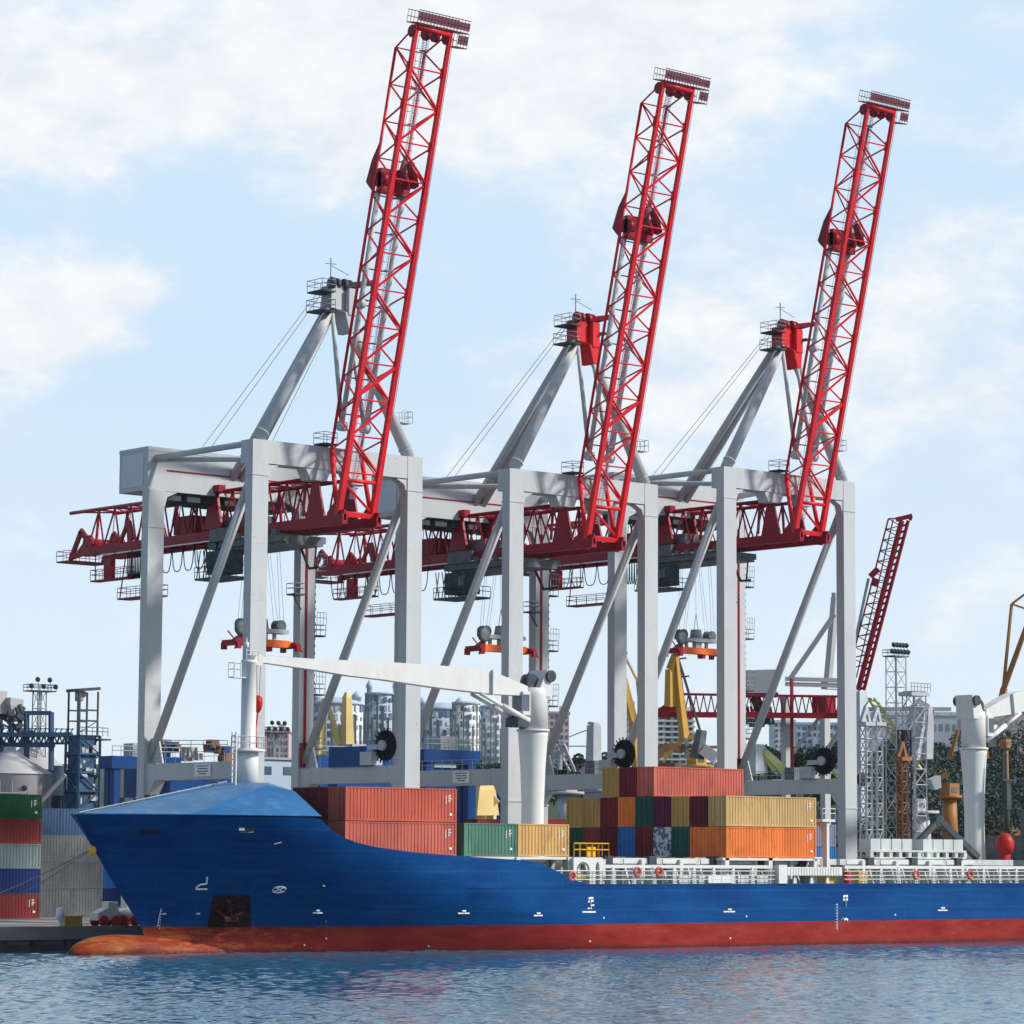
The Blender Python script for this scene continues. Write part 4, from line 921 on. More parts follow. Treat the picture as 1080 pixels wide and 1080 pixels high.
# deck cranes
def deck_crane(xc, fwd, label, lift=0):
    m = MB(); m.lathe((xc, 0, 0), [(1.15, 5.6), (1.08, 9.5), (1.05, 13.0), (1.18, 16.5), (1.38, 19.3), (1.42, 19.9)], 28)
    m.lathe((xc, 0, 0), [(1.55, 19.75), (1.55, 19.95)], 28)
    c = tag(m.build('deck_crane', 'ship_white', ship), label)
    s_ = -1 if fwd else 1
    m = MB(); m.lathe((xc, 0, 0), [(1.32, 19.95), (1.30, 23.2), (1.26, 23.8)], 24); m.prism([(xc-s_*1.3, -1.2, 23.0), (xc+s_*.5, -1.2, 23.0), (xc-s_*.2, -1.2, 24.6), (xc-s_*.7, -1.2, 25.5), (xc-s_*1.5, -1.2, 25.5)], (0, 2.4, 0))
    m.box((xc+s_*1.2, -1.0, 21.2), (xc+s_*2.1, .6, 23.4)); m.build('slewing_house', 'ship_white', c)
    m = MB(); m.box((xc+s_*1.35, -1.04, 21.6), (xc+s_*2.13, -1.005, 23.1)); m.box((xc+s_*2.105, -.8, 21.6), (xc+s_*2.13, .4, 23.1)); m.build('cab_window', 'window_dark', c)
    m = MB(); m.lathe((xc-s_*1.0, -1.5, 24.9), [(.55, 0), (.55, .3), (.3, .3), (.3, 2.7), (.55, 2.7), (.55, 3.0)], 14, 'y'); m.lathe((xc+s_*.5, -.5, 24.4), [(.7, 0), (.7, 1.0)], 14, 'y'); m.build('jib_sheave', 'dark_steel', c)
    # jib profile (distance from the column, z top, z bottom)
    prof = [(1.3, 23.9, 23.0), (5.6, 25.1, 23.0), (7.0, 25.3, 23.1), (12, 25.35, 23.35), (18, 25.4, 23.8), (22, 25.35, 24.0), (26, 25.3, 24.35), (31.6, 25.25, 24.75)]
    rot = lambda d, z: (d*math.cos(lift)-(z-23.5)*math.sin(lift), 23.5+d*math.sin(lift)+(z-23.5)*math.cos(lift))
    m = MB(); vs = []
    for d, a, b in prof:
        for yy, zz in ((-.75, a), (.75, a), (.75, b), (-.75, b)): 
            dd, z2 = rot(d, zz); yw = yy*(1-.45*d/32); vs.append((xc+s_*dd, yw, z2))
    n_ = len(prof); m.add(vs, [(i*4+j, i*4+(j+1) % 4, (i+1)*4+(j+1) % 4, (i+1)*4+j) for i in range(n_-1) for j in range(4)]+[(0, 1, 2, 3), (4*n_-1, 4*n_-2, 4*n_-3, 4*n_-4)])
    m.bar((xc+s_*rot(5.7, 23)[0], -.82, rot(5.7, 22.9)[1]), (xc+s_*rot(5.7, 25.2)[0], -.82, rot(5.7, 25.2)[1]), .35, .1)
    dd, z2 = rot(31.9, 24.9); m.lathe((xc+s_*dd, -.5, z2), [(.5, 0), (.5, 1.0)], 14, 'y')
    for zz in (.35, ): m.tube((xc+s_*rot(2, 24.2)[0], -.6, rot(2, 24.2)[1]+zz), (xc+s_*rot(31, 25.2)[0], -.4, rot(31, 25.2)[1]+zz*.6), .025, n=4)
    j = m.build('jib', 'ship_white', c)
    for sy in (-1, 1):
        m = MB(); a = Vector((xc+s_*1.2, sy*.75, 20.7)); dd, z2 = rot(7.0, 23.0); b = Vector((xc+s_*dd, sy*.65, z2)); m.tube(a, a.lerp(b, .55), .28, n=10); m.tube(a.lerp(b, .55), b, .17, n=10); m.build('luffing_cylinder', 'ship_white', c)
    m = MB(); m.box((xc+s_*1.3, -.9, 20.1), (xc+s_*2.6, .9, 20.9)); m.lathe((xc+s_*1.9, -.8, 20.9), [(.4, 0), (.4, 1.4)], 10, 'y'); m.build('winch', 'dark_steel', c)
    return c
deck_crane(20.6, True, 'forward white deck crane with jib resting towards the bow')
c2 = deck_crane(82.9, False, 'aft white deck crane with jib pointing aft', rad(7))
m = MB(); 
for y_ in (-.3, .3): m.tube((-11.0, y_, 24.6), (-11.0, y_*.5, 21.4), .03, n=4)
m.build('hook_rope', 'rope', ship)
m = MB(); m.lathe((-11.0, 0, 21.2), [(.1, -.8), (.32, -.5), (.42, 0), (.38, .5), (.15, .7)], 14); m.path([(-11, 0, 20.5), (-11.2, 0, 19.0), (-11.1, 0, 17.4)], .07, 6)
tag(m.build('hook_block', 'safety_red', ship), 'red hook block hanging by the jib rest')
# mooring lines from the stem to the quay bollards
for i, (px, py) in enumerate(((-62, 962), (-45, 974))):
    m = MB(); a = Vector((stem_x(8.6)-.2, CY, 8.6)); d = at(px, py, 1)-CAM; b = CAM+d*((ZQ+.5-CAM.z)/d.z); b.y = max(b.y, QY+.4); pts = [a.lerp(b, t/14)-Vector((0, 0, .5*math.sin(math.pi*t/14))) for t in range(15)]
    m.path(pts, .045, 5); tag(m.build('mooring_line', 'rope'), ['pale mooring line from the bow to the quay, upper of the two', 'pale mooring line from the bow to the quay, lower of the two'][i], 'rope', 'mooring lines at the bow')

# ------------------------------------------------------------------ containers
def container_mesh(Lc, H=2.9, Wd=2.40):
    parts = {}
    m = MB(); hw = Wd/2; p = .115
    def corr(y, sgn):
        n_ = int((Lc-.36)/.36); dx = (Lc-.36)/n_; pr = []
        for i in range(n_):
            x0 = .18+i*dx; pr += [(x0, 0), (x0+dx*.28, 0), (x0+dx*.42, -.05), (x0+dx*.84, -.05)]
        pr.append((Lc-.18, 0)); vs = []
        for (x_, d_) in pr: vs += [(x_, y+sgn*d_, .16), (x_, y+sgn*d_, H-.12)]
        m.add(vs, [(2*i, 2*i+2, 2*i+3, 2*i+1) for i in range(len(pr)-1)])
    corr(-hw+.02, -1); corr(hw-.02, 1)
    m.add([(.02, -hw+.03, H-.03), (Lc-.02, -hw+.03, H-.03), (Lc-.02, hw-.03, H-.03), (.02, hw-.03, H-.03)], [(0, 1, 2, 3)]); m.add([(.02, -hw+.03, .12), (Lc-.02, -hw+.03, .12), (Lc-.02, hw-.03, .12), (.02, hw-.03, .12)], [(3, 2, 1, 0)])
    for x0 in (0, Lc-.18):
        for y0 in (-hw, hw-.16): m.box((x0, y0, .0), (x0+.18, y0+.16, H))
        m.box((x0, -hw+.16, H-.14), (x0+.12, hw-.16, H-.002)); m.box((x0, -hw+.16, .0), (x0+.12, hw-.16, .16))
    for y0 in (-hw, hw-.1): m.box((.18, y0, H-.11), (Lc-.18, y0+.1, H-.002)); m.box((.18, y0, .02), (Lc-.18, y0+.1, .17))
    m.add([(Lc-.1, -hw+.16, .16), (Lc-.1, hw-.16, .16), (Lc-.1, hw-.16, H-.14), (Lc-.1, -hw+.16, H-.14)], [(0, 1, 2, 3)])
    parts['body'] = m
    d = MB(); d.box((.03, -hw+.17, .17), (.09, -.01, H-.15)); d.box((.03, .01, .17), (.09, hw-.17, H-.15))
    for zz in (.75, 1.45, 2.15): d.box((.012, -hw+.25, zz), (.03, -.1, zz+.05)); d.box((.012, .1, zz), (.03, hw-.25, zz+.05))
    parts['door'] = d
    b = MB()
    for yy in (-.85, -.35, .35, .85): b.tube((-.02, yy, .12), (-.02, yy, H-.1), .028, n=5); b.box((-.06, yy-.02, 1.0), (-.01, yy+.28, 1.06))
    parts['locking_bar'] = b
    lt = MB()
    for i, wv in enumerate((.30, .22, .36, .24, .18)): lt.box((Lc-.95, -hw-.012, H-.62-i*.13), (Lc-.95+wv, -hw-.002, H-.56-i*.13))
    lt.box((Lc-1.25, -hw-.012, H-1.3), (Lc-1.19, -hw-.002, H-.6)); lt.box((Lc-.8, -hw-.012, .55), (Lc-.55, -hw-.002, .75))
    parts['marking'] = lt
    return parts
_cache = {}
def container(Lc, x, y, z, colour, label, group, mark=True, rz=0, H=2.87):
    key = (Lc, H)
    if key not in _cache:
        pr = container_mesh(Lc, H); _cache[key] = {k_: v_.build(k_, 'c_tan').data for k_, v_ in pr.items()}
        for o in [o for o in COL.objects if o.name.split('.')[0] in ('body', 'door', 'locking_bar', 'marking') and o.parent is None]: bpy.data.objects.remove(o)
    r = empty('shipping_container', (x, y, z), label, 'container', rz, group)
    for k_, me in _cache[key].items():
        if k_ == 'marking' and not mark: continue
        o = bpy.data.objects.new(k_, me); COL.objects.link(o); 
        o.material_slots[0].link = 'OBJECT'; o.material_slots[0].material = MATS['c_'+colour if k_ in ('body', 'door') else ('rail_grey' if k_ == 'locking_bar' else 'mark_white')]
        if k_ == 'locking_bar': 
            par = [c for c in COL.objects if c.parent == r and c.name.startswith('door')][0]; o.parent = par
            o.material_slots[0].material = MATS['c_'+colour]
        else: o.parent = r
    return r
GN = 'containers stacked on the ship'
names = {'salmon': 'salmon red', 'salmon2': 'salmon pink', 'maroon': 'dark maroon', 'maroon2': 'maroon', 'red_brown': 'red brown', 'tan': 'tan', 'tan2': 'mustard tan', 'orange_c': 'orange', 'green_c': 'dark green', 'green_l': 'green', 'ochre': 'ochre yellow', 'blue_c': 'bright blue',
         'navy_c': 'navy blue', 'purple_c': 'dark purple', 'pattern': 'white patterned', 'green_d': 'bottle green', 'brick': 'brick red', 'grey_g': 'grey green', 'pale_grey': 'pale grey', 'sky_c': 'dull blue', 'pink_c': 'pink', 'lav_c': 'lavender grey'}
Y0 = -26.05+1.22-.0; PT = 2.51; XF = -8.7; HH = 2.92; ZC = 8.2
ordn = ['nearest', 'second', 'third', 'fourth', 'fifth', 'sixth', 'seventh', 'eighth', 'farthest']
for i, (lo, hi) in enumerate((('salmon2', 'salmon'), ('maroon2', 'maroon2'), ('maroon2', 'maroon'))):
    if i == 0:
        container(12.19, XF, Y0, ZC, lo, 'salmon pink long container with white marks, lower of the pair behind the bow cover', GN); container(12.19, XF, Y0, ZC+HH, hi, 'salmon red long container with dark scuffs, upper of the pair behind the bow cover', GN)
    else:
        container(12.19, XF, Y0+PT*i, ZC, lo, f'{names[lo]} container end, lower tier behind the bow cover, {ordn[i]} row from the side', GN, False)
        container(12.19, XF, Y0+PT*i, ZC+HH, hi, f'{names[hi]} container end, upper tier behind the bow cover, {ordn[i]} row from the side', GN, False)
container(6.06, 4.35, Y0, ZC, 'green_l', 'short green container below the white deck crane column', GN); container(6.06, 10.55, Y0, ZC, 'ochre', 'short ochre yellow container beside the short green one', GN, True)
lower = ['orange_c', 'orange_c', 'green_c', 'pattern', 'maroon2', 'blue_c', 'maroon', 'red_brown', 'green_c']
upper = ['tan', 'maroon', 'tan2', 'purple_c', 'green_c', 'orange_c', 'maroon2', 'tan2', 'tan2']
XA = 36.4
for i in range(9):
    for tier, cl, zz in (('lower', lower[i], ZC), ('upper', upper[i], ZC+HH)):
        if i == 0: lb = {'lower': 'long orange container showing its full side in the midship stack, below the tan one', 'upper': 'long tan container showing its full side in the midship stack, above the orange one'}[tier]
        else: lb = f'{names[cl]} container end, {tier} tier of the midship stack, {ordn[i]} row from the ship side'
        container(12.19, XA, Y0+PT*i, zz, cl, lb, GN, i == 0)
for i, cl in ((4, 'salmon2'), (5, 'maroon2'), (6, 'tan2')):
    container(12.19, XA+.2, Y0+PT*i, ZC+2*HH, cl, {4: 'long salmon pink container lying alone on top of the midship stack', 5: 'maroon container end on the top tier, beside the salmon pink one', 6: 'mustard tan container end on the top tier, left of the maroon one'}[i], GN, False)

# stacks on the quay
GQ = 'containers stacked on the quay'
tA = ['brick', 'navy_c', 'grey_g', 'brick', 'green_d']
pA = at(35, 960, 305)
for i, cl in enumerate(tA):
    container(12.19, pA.x-12.19, pA.y, ZQ+.0+i*2.46, cl, ['brick red container at the foot of the quay stack left of the bow', 'navy blue container in the quay stack left of the bow', 'grey green container in the middle of the quay stack left of the bow', 'brick red container below the green one in the quay stack', 'bottle green container on top of the quay stack at the left edge'][i], GQ, i in (0, 4), H=2.44)
pB = at(101, 960, 322)
for i, cl in enumerate(['pale_grey', 'pale_grey', 'pale_grey', 'sky_c']):
    container(12.19, pB.x-12.19, pB.y, ZQ+.0+i*2.78, cl, ['pale grey container on the quay floor behind the bow, lowest of three', 'pale grey container behind the bow, middle of three', 'pale grey container behind the bow, topmost of three', 'dull blue container on top of the pale grey ones'][i], GQ, False, H=2.76)
pB = at(124, 960, 334)
for i, cl in enumerate(['navy_c', 'blue_c', 'navy_c', 'blue_c', 'navy_c']):
    if i < 3: container(12.19, pB.x-9, pB.y+4, ZQ+.02+i*2.62, cl, ['navy blue container on the quay right beside the stem', 'bright blue container second up beside the stem', 'navy blue container third up beside the stem'][i], GQ, False, H=2.6)
pc = at(42, 875, 345)
container(12.19, pc.x, pc.y, 10.7, 'sky_c', 'dull blue container on a far stack left of the bow tip', GQ, False, H=2.6)
container(12.19, pc.x, pc.y, 8.05, 'blue_c', 'bright blue container under the dull blue one on the far stack', GQ, False, H=2.6)
for i in range(2): container(12.19, pc.x, pc.y, ZQ+.02+i*3.1, 'navy_c', ['navy blue container at the foot of the far stack left of the bow', 'navy blue container second up in the far stack left of the bow'][i], GQ, False, H=2.9)
def quay_stack(px0, depth, spec, Lc, where):
    for i, cl in enumerate(spec):
        p = at(px0, 900, depth)
        container(Lc, p.x, p.y, ZQ+.02+i*2.62, cl, f'{names[cl]} container {where}, {["foot", "second level", "third level", "fourth level", "fifth level"][i]} of its stack', GQ, False, H=2.6)
quay_stack(496, 335, ['maroon2', 'sky_c', 'maroon2', 'brick'], 6.06, 'behind the short green container')
quay_stack(510, 350, ['brick', 'lav_c', 'maroon', 'maroon2'], 6.06, 'behind the middle crane front leg')
quay_stack(568, 330, ['navy_c', 'maroon2', 'lav_c', 'brick'], 6.06, 'right of the forward deck crane column')
quay_stack(600, 350, ['navy_c', 'lav_c', 'pink_c', 'lav_c'], 6.06, 'in the gap before the midship stack')
quay_stack(838, 372, ['navy_c', 'brick', 'blue_c', 'lav_c'], 6.06, 'behind the long tan container')
quay_stack(1000, 395, ['navy_c', 'pink_c', 'maroon2'], 12.19, 'below the wooded slope at right')

# ------------------------------------------------------------------ quayside bits by the bow
def ground(px, py_any, depth):
    p = at(px, 900, depth); return Vector((p.x, p.y, ZQ))
for i, (px, lab) in enumerate(((113, 'small white tractor with red wheels, left of the pair by the stem'), (133, 'small white tractor with red wheels and tall cab, right of the pair by the stem'))):
    p = ground(px, 0, 272+i*2); r = empty('quay_tractor', p, lab, 'tractor', 0, 'white tractors on the quay')
    m = MB(); m.prism([(-1.2, -.6, .55), (1.0, -.6, .55), (1.0, -.6, 1.5), (-.2, -.6, 1.65), (-1.2, -.6, 1.2)], (0, 1.2, 0)); m.build('body', 'ship_white', r)
    m = MB(); m.box((-.1, -.55, 1.5), (.9, .55, 2.2+i*.9)); m.build('cab', 'ship_white', r)
    for x in (-.65, .65):
        for y in (-.85, .6): m = MB(); m.lathe((x, y, .5), [(.3, 0), (.5, .03), (.5, .22), (.3, .25)], 16, 'y'); m.build('wheel', 'safety_red', r)
p = ground(65, 0, 268); m = MB(); m.lathe((0, 0, 0), [(.3, 0), (.18, .15), (.18, .6), (.38, .7), (.38, 1.6), (.2, 1.75)], 16); tag(m.build('quay_bollard', 'mark_white', loc=p), 'white capped post on the quay edge left of the bow', 'bollard')
p = ground(76, 0, 270); m = MB(); m.box((-.9, -.5, 0), (.9, .5, .85)); m.box((-.95, -.55, .85), (.95, .55, .97)); m.box((-.5, -.54, .2), (-.3, -.5, .8)); tag(m.build('yellow_box', 'crane_yellow', loc=p), 'yellow gear box standing on the quay near the white post', 'box')
m = MB(); m.box((-56, QY+.15, ZQ+.0), (90, QY+.45, ZQ+.22)); tag(m.build('quay_kerb', 'concrete'), kind='structure')

# ------------------------------------------------------------------ port plant at left
# grain silos
for i, (px, top, r_, dep, mat, lab) in enumerate(((8, 792, 5.5, 400, 'silo_grey', 'pale grey silo at the left edge with a ladder frame'), (30, 785, 5.0, 412, 'silo_grey', 'pale grey silo between the left edge and the dark tower'), (60, 812, 5.2, 408, 'silo_dark', 'dark blue silo with a conical top beside the lattice tower'))):
    b = ground(px, 0, dep); zt_ = at(px, top, dep).z
    R = empty('grain_silo', b, lab, 'silo', 0, 'grain silos')
    m = MB(); prof = [(r_, 0)]; z_ = 0
    while z_ < zt_-ZQ-3.2: prof += [(r_, z_+.45), (r_+.06, z_+.5)]; z_ += .9
    m.lathe((0, 0, 0), prof, 40); m.build('silo_wall', mat, R)
    m = MB(); m.lathe((0, 0, prof[-1][1]), [(r_+.15, 0), (r_+.15, .1), (.9, zt_-ZQ-prof[-1][1]), (.7, zt_-ZQ-prof[-1][1]+.6)], 40); m.build('roof', mat, R)
    m = MB(); d = (CAM-b); d.z = 0; d.normalize(); s_ = Vector((-d.y, d.x, 0)); q0 = d*(r_+.3)
    for o_ in (-2.8, -1.2, .4, 2.4): m.tube(q0+s_*o_, q0+s_*o_+Vector((0, 0, zt_-ZQ-4)), .09, n=4)
    q = 1.0
    while q < zt_-ZQ-4: m.tube(q0-s_*2.8+Vector((0, 0, q)), q0+s_*2.4+Vector((0, 0, q)), .06, n=4); q += 2.2
    m.build('ladder_frame', 'light_steel' if i < 2 else 'steel_blue', R)
# conveyor gallery and hopper deck above the silos
R = empty('conveyor_gallery', ground(20, 0, 405), 'dark steel conveyor gallery with hoppers above the silos at left', 'conveyor')
o_ = R.location; lp = lambda px, py, dep=405: at(px, py, dep)-o_
m = MB()
for (a, b) in (((-20, 752), (54, 752)), ((54, 751), (54, 812)), ((28, 752), (28, 815)), ((0, 752), (0, 815)), ((12, 752), (12, 815)), ((-10, 786), (58, 786)), ((20, 787), (35, 771))): m.bar(lp(*a), lp(*b), .55, .55)
m.build('steel_frame', 'steel_blue', R)
m = MB()
m.bar(lp(-20, 775), lp(76, 775), 2.0, .6)
for i in range(16): m.bar(lp(-10+i*5.6, 774), lp(-7+i*5.6, 768), .12); m.bar(lp(-10+i*5.6, 776), lp(-7+i*5.6, 784), .18); m.bar(lp(-7+i*5.6, 784), lp(-4.4+i*5.6, 776), .18)
m.bar(lp(-10, 768), lp(78, 769), .12); m.bar(lp(-10, 784), lp(74, 784), .3)
m.build('gallery_truss', 'steel_blue', R)
m = MB(); c_ = lp(15, 745)
for px, sc in ((15, 1.0),):
    c_ = lp(px, 748); m.add([c_+Vector(v) for v in [(-.6, -.6, -.9), (.6, -.6, -.9), (.6, .6, -.9), (-.6, .6, -.9), (-1.1, -.8, .6), (.9, -.8, .4), (.9, .8, .4), (-1.1, .8, .6), (-1.1, -.8, 1.5), (.9, -.8, 1.3), (.9, .8, 1.3), (-1.1, .8, 1.5)]],
                      [(0, 3, 2, 1), (0, 1, 5, 4), (1, 2, 6, 5), (2, 3, 7, 6), (3, 0, 4, 7), (4, 5, 9, 8), (5, 6, 10, 9), (6, 7, 11, 10), (7, 4, 8, 11), (8, 9, 10, 11)])
c_ = lp(-1, 745); m.box(c_+Vector((-1, -1, -1)), c_+Vector((.6, 1, 2)))
m.build('hopper', 'silo_grey', R)
m = MB(); random.seed(3)
for i in range(26):
    a = lp(random.uniform(2, 27), random.uniform(750, 772), random.uniform(402, 408)); m.bar(a, a+Vector((random.uniform(-1, 1), 0, random.uniform(-1.2, 1.2))), random.uniform(.25, .7))
m.tube(lp(0, 785), lp(26, 832, 396), .35, n=8); m.build('drive_gear', 'dark_steel', R)
# dark blue lattice bucket tower
R = empty('lattice_tower', ground(85, 0, 398), 'dark blue lattice tower with an open steel top frame', 'tower'); o_ = R.location; lp = lambda px, py, dep=398: at(px, py, dep)-o_
zt_ = lp(85, 776).z; hw = 1.55
m = MB(); lattice(m, (0, 0, 0), (0, 0, zt_), 3.2, 3.2, 9, .22, .13)
for i in range(9):
    m.box((-1.6, -1.6, i*zt_/9), (1.6, 1.6, i*zt_/9+.2))
m.box((-1.3, -1.2, 0), (1.3, 1.5, zt_)) ; m.build('lattice_frame', 'steel_blue', R)
m = MB(); random.seed(5)
for i in range(40):
    a = Vector((random.uniform(-1.4, 1.4), random.uniform(-1.75, -1.2), random.uniform(1, zt_-1))); m.box(a, a+Vector((random.uniform(.2, .9), .3, random.uniform(.2, 1.0))))
m.build('drive_gear', 'light_steel', R)
m = MB(); z1 = lp(85, 727).z
for x in (-1.5, 1.35):
    for y in (-1.3, 1.3): m.bar((x, y, zt_), (x, y, z1-.2), .2, .2)
for zz in (.33, .56): m.bar((-1.5, -1.3, zt_+(z1-zt_)*zz), (1.35, -1.3, zt_+(z1-zt_)*zz), .22, .22); m.bar((-1.5, 1.3, zt_+(z1-zt_)*zz), (1.35, 1.3, zt_+(z1-zt_)*zz), .2, .2)
m.bar((-1.8, 0, z1-.1), (1.6, 0, z1+.25), 3.0, .4); m.bar((-1.4, -1.3, zt_+.4), (1.3, -1.3, zt_+2.0), .1, .1); m.build('top_frame', 'dark_steel', R)
m = MB(); m.lathe((-.75, 0, zt_), [(.25, 0), (.25, 4.5), (.55, 4.6), (.55, 5.9), (.3, 6.1)], 12); m.lathe((-.2, 0, zt_+5.0), [(.1, 0), (.5, .3), (.5, .8), (.1, .9)], 10); m.build('elevator_head', 'silo_grey', R)
m = MB(); railing(m, [(-2.2, -1.9, zt_), (2.6, -1.9, zt_)], 1.1, .05, .8); m.box((1.4, -1.8, zt_-.5), (3.2, 1.0, zt_-.3)); m.build('side_platform', 'steel_blue', R)
m = MB(); a = at(44, 845, 388)-o_; b = at(69, 817, 388)-o_; m.bar(a, b, .4, .4); m.build('loading_spout', 'silo_grey', R)

def light_mast(px, py_base, py_top, dep, w_, label, mat='light_steel', head=7, hw=2.0, seg=12):
    b = ground(px, 0, dep); R = empty('light_mast', b, label, 'light mast'); zt_ = at(px, py_top, dep).z-ZQ
    m = MB(); lattice(m, (0, 0, 0), (0, 0, zt_-1.5), w_*1.15, w_, seg, .10, .05); m.tube((0, 0, 0), (0, 0, zt_-1.5), .10, n=5); m.build('lattice_frame', mat, R)
    m = MB(); m.box((-hw, -hw*.6, zt_-1.6), (hw, hw*.6, zt_-1.45)); railing(m, [(-hw, -hw*.6, zt_-1.45), (hw, -hw*.6, zt_-1.45), (hw, hw*.6, zt_-1.45), (-hw, hw*.6, zt_-1.45), (-hw, -hw*.6, zt_-1.45)], .8, .04, 1.0); pf = m.build('platform', 'dark_steel', R)
    for i in range(head):
        t = i/(head-1); m = MB(); x = -hw+2*hw*t; zz = zt_-.9+(.9 if i % 2 else 0); m.lathe((x, -hw*.6, zz), [(.12, -.25), (.36, .1), (.36, .25)], 10, 'y'); m.tube((x, -hw*.6, zz-.3), (x, -hw*.6, zt_-1.5), .04, n=4); m.build('floodlight', 'dark_steel', R)
light_mast(38, 850, 716, 410, 1.3, 'thin lattice light mast above the silos at left', 'rail_grey', 5, 1.9)
light_mast(946.5, 880, 679, 415, 1.9, 'tall lattice mast with a double row of floodlights right of the large cranes', 'light_steel', 11, 1.6, 16)
light_mast(288, 830, 762, 470, 1.6, 'short light mast behind the jib rest', 'rail_grey', 7, 1.8, 8)

# blue gantry, blue sheds
def gantry_frame(px, w_, zt_px, dep, mat, label, legw=1.2, name='blue_gantry', deep=2.8):
    b = ground(px, 0, dep); R = empty(name, b, label, 'gantry'); H = at(px, zt_px, dep).z-ZQ
    m = MB(); m.box((-.5, -deep/2, H-1.5), (w_+.5, deep/2, H)); bm_ = m.build('cross_beam', mat, R)
    for x in (0, w_-legw):
        for y in (-deep/2+.2, deep/2-1.6): m = MB(); m.box((x, y, 0), (x+legw, y+1.2, H-1.5)); m.build('leg', mat, R)
    m = MB(); railing(m, [(-.5, -deep/2, H), (w_+.5, -deep/2, H)], 1.2, .05, 1.2); m.box((w_*.3, -1, H), (w_*.3+2.2, 1, H+1.6)); m.build('walkway_rail', 'light_steel', bm_)
    return R
gantry_frame(113, 9, 797, 365, 'blue_paint', 'blue portal frame behind the bow, left of the first crane leg', .9)
gantry_frame(330, 17, 797, 372, 'blue_paint', 'blue portal frame behind the first crane, seen above the salmon containers')
gantry_frame(442, 7.5, 790, 352, 'blue_paint', 'blue portal frame between the first crane and the white deck crane')
b = ground(118, 0, 385); R = empty('pipe_rack', b, 'pale ribbed tank behind the blue portal frame near the bow', 'tank')
m = MB(); m.lathe((2.2, 0, 0), [(2.2, 0), (2.2, 10.5), (2.35, 10.6), (2.35, 10.8)], 28); m.build('tank_shell', 'silo_grey', R)
m = MB()
for i in range(6): m.tube((.2+i*.8, -2.5, 0), (.2+i*.8, -2.5, 11), .07, n=4)
for i in range(5): m.tube((.2, -2.5, 2+i*2.1), (4.4, -2.5, 2+i*2.1), .07, n=4)
m.build('pipe', 'rust_steel', R)
def shed(px, dep, w_, d_, py_top, mat, roof, label, rz=0, wins=True):
    b = ground(px, 0, dep); R = empty('port_shed', b, label, 'building', rz); H = at(px, py_top, dep).z-ZQ
    m = MB(); m.box((0, 0, 0), (w_, d_, H)); wl = m.build('wall', mat, R)
    m = MB(); m.prism([(-.3, -.3, H), (-.3, d_+.3, H), (-.3, d_/2, H+d_*.09)], (w_+.6, 0, 0)); m.build('roof', roof, R)
    if wins:
        n_ = int(w_/4.5)
        me = None
        for i in range(n_):
            x = 1.5+i*4.5; m = MB(); m.box((x, -.06, H-2.2), (x+2.4, .02, H-1.0)); m.build('window', 'window_dark', R)
    return R
shed(150, 430, 22, 5, 806, 'blue_paint', 'roof_grey', 'low blue shed with roof gear, left of the jib rest')
shed(262, 440, 16, 5, 800, 'facade_grey', 'roof_grey', 'grey shed behind the jib rest')
shed(355, 420, 24, 5, 806, 'blue_paint', 'roof_grey', 'long blue shed behind the first crane cable reel')
shed(436, 430, 18, 5, 812, 'blue_paint', 'roof_grey', 'blue shed below the pale apartment towers')
shed(640, 430, 22, 5, 835, 'silo_grey', 'roof_grey', 'grey shed behind the middle crane tie beam')
shed(935, 520, 46, 20, 868, 'facade_pink', 'roof_grey', 'low pinkish shed at the foot of the wooded slope')
random.seed(11)
R = empty('plant_machinery', ground(170, 0, 425), 'clutter of grey and rusty roof machinery over the blue shed left of the jib rest', 'machinery'); o_ = R.location
for nm, mt, n_ in (('cabinet', 'silo_grey', 9), ('duct', 'rust_steel', 9), ('pump', 'blue_paint', 7)):
    for i in range(n_):
        m = MB(); a = at(random.uniform(160, 238), random.uniform(785, 806), 424)-o_; m.box(a, a+Vector((random.uniform(.6, 2.2), 1.2, random.uniform(.5, 2.0)))); m.build(nm, mt, R)
m = MB(); a = at(150, 790, 424)-o_; b2 = at(240, 790, 424)-o_; railing(m, [a, b2], 1.2, .06, 1.5); m.build('railing', 'rail_grey', R)

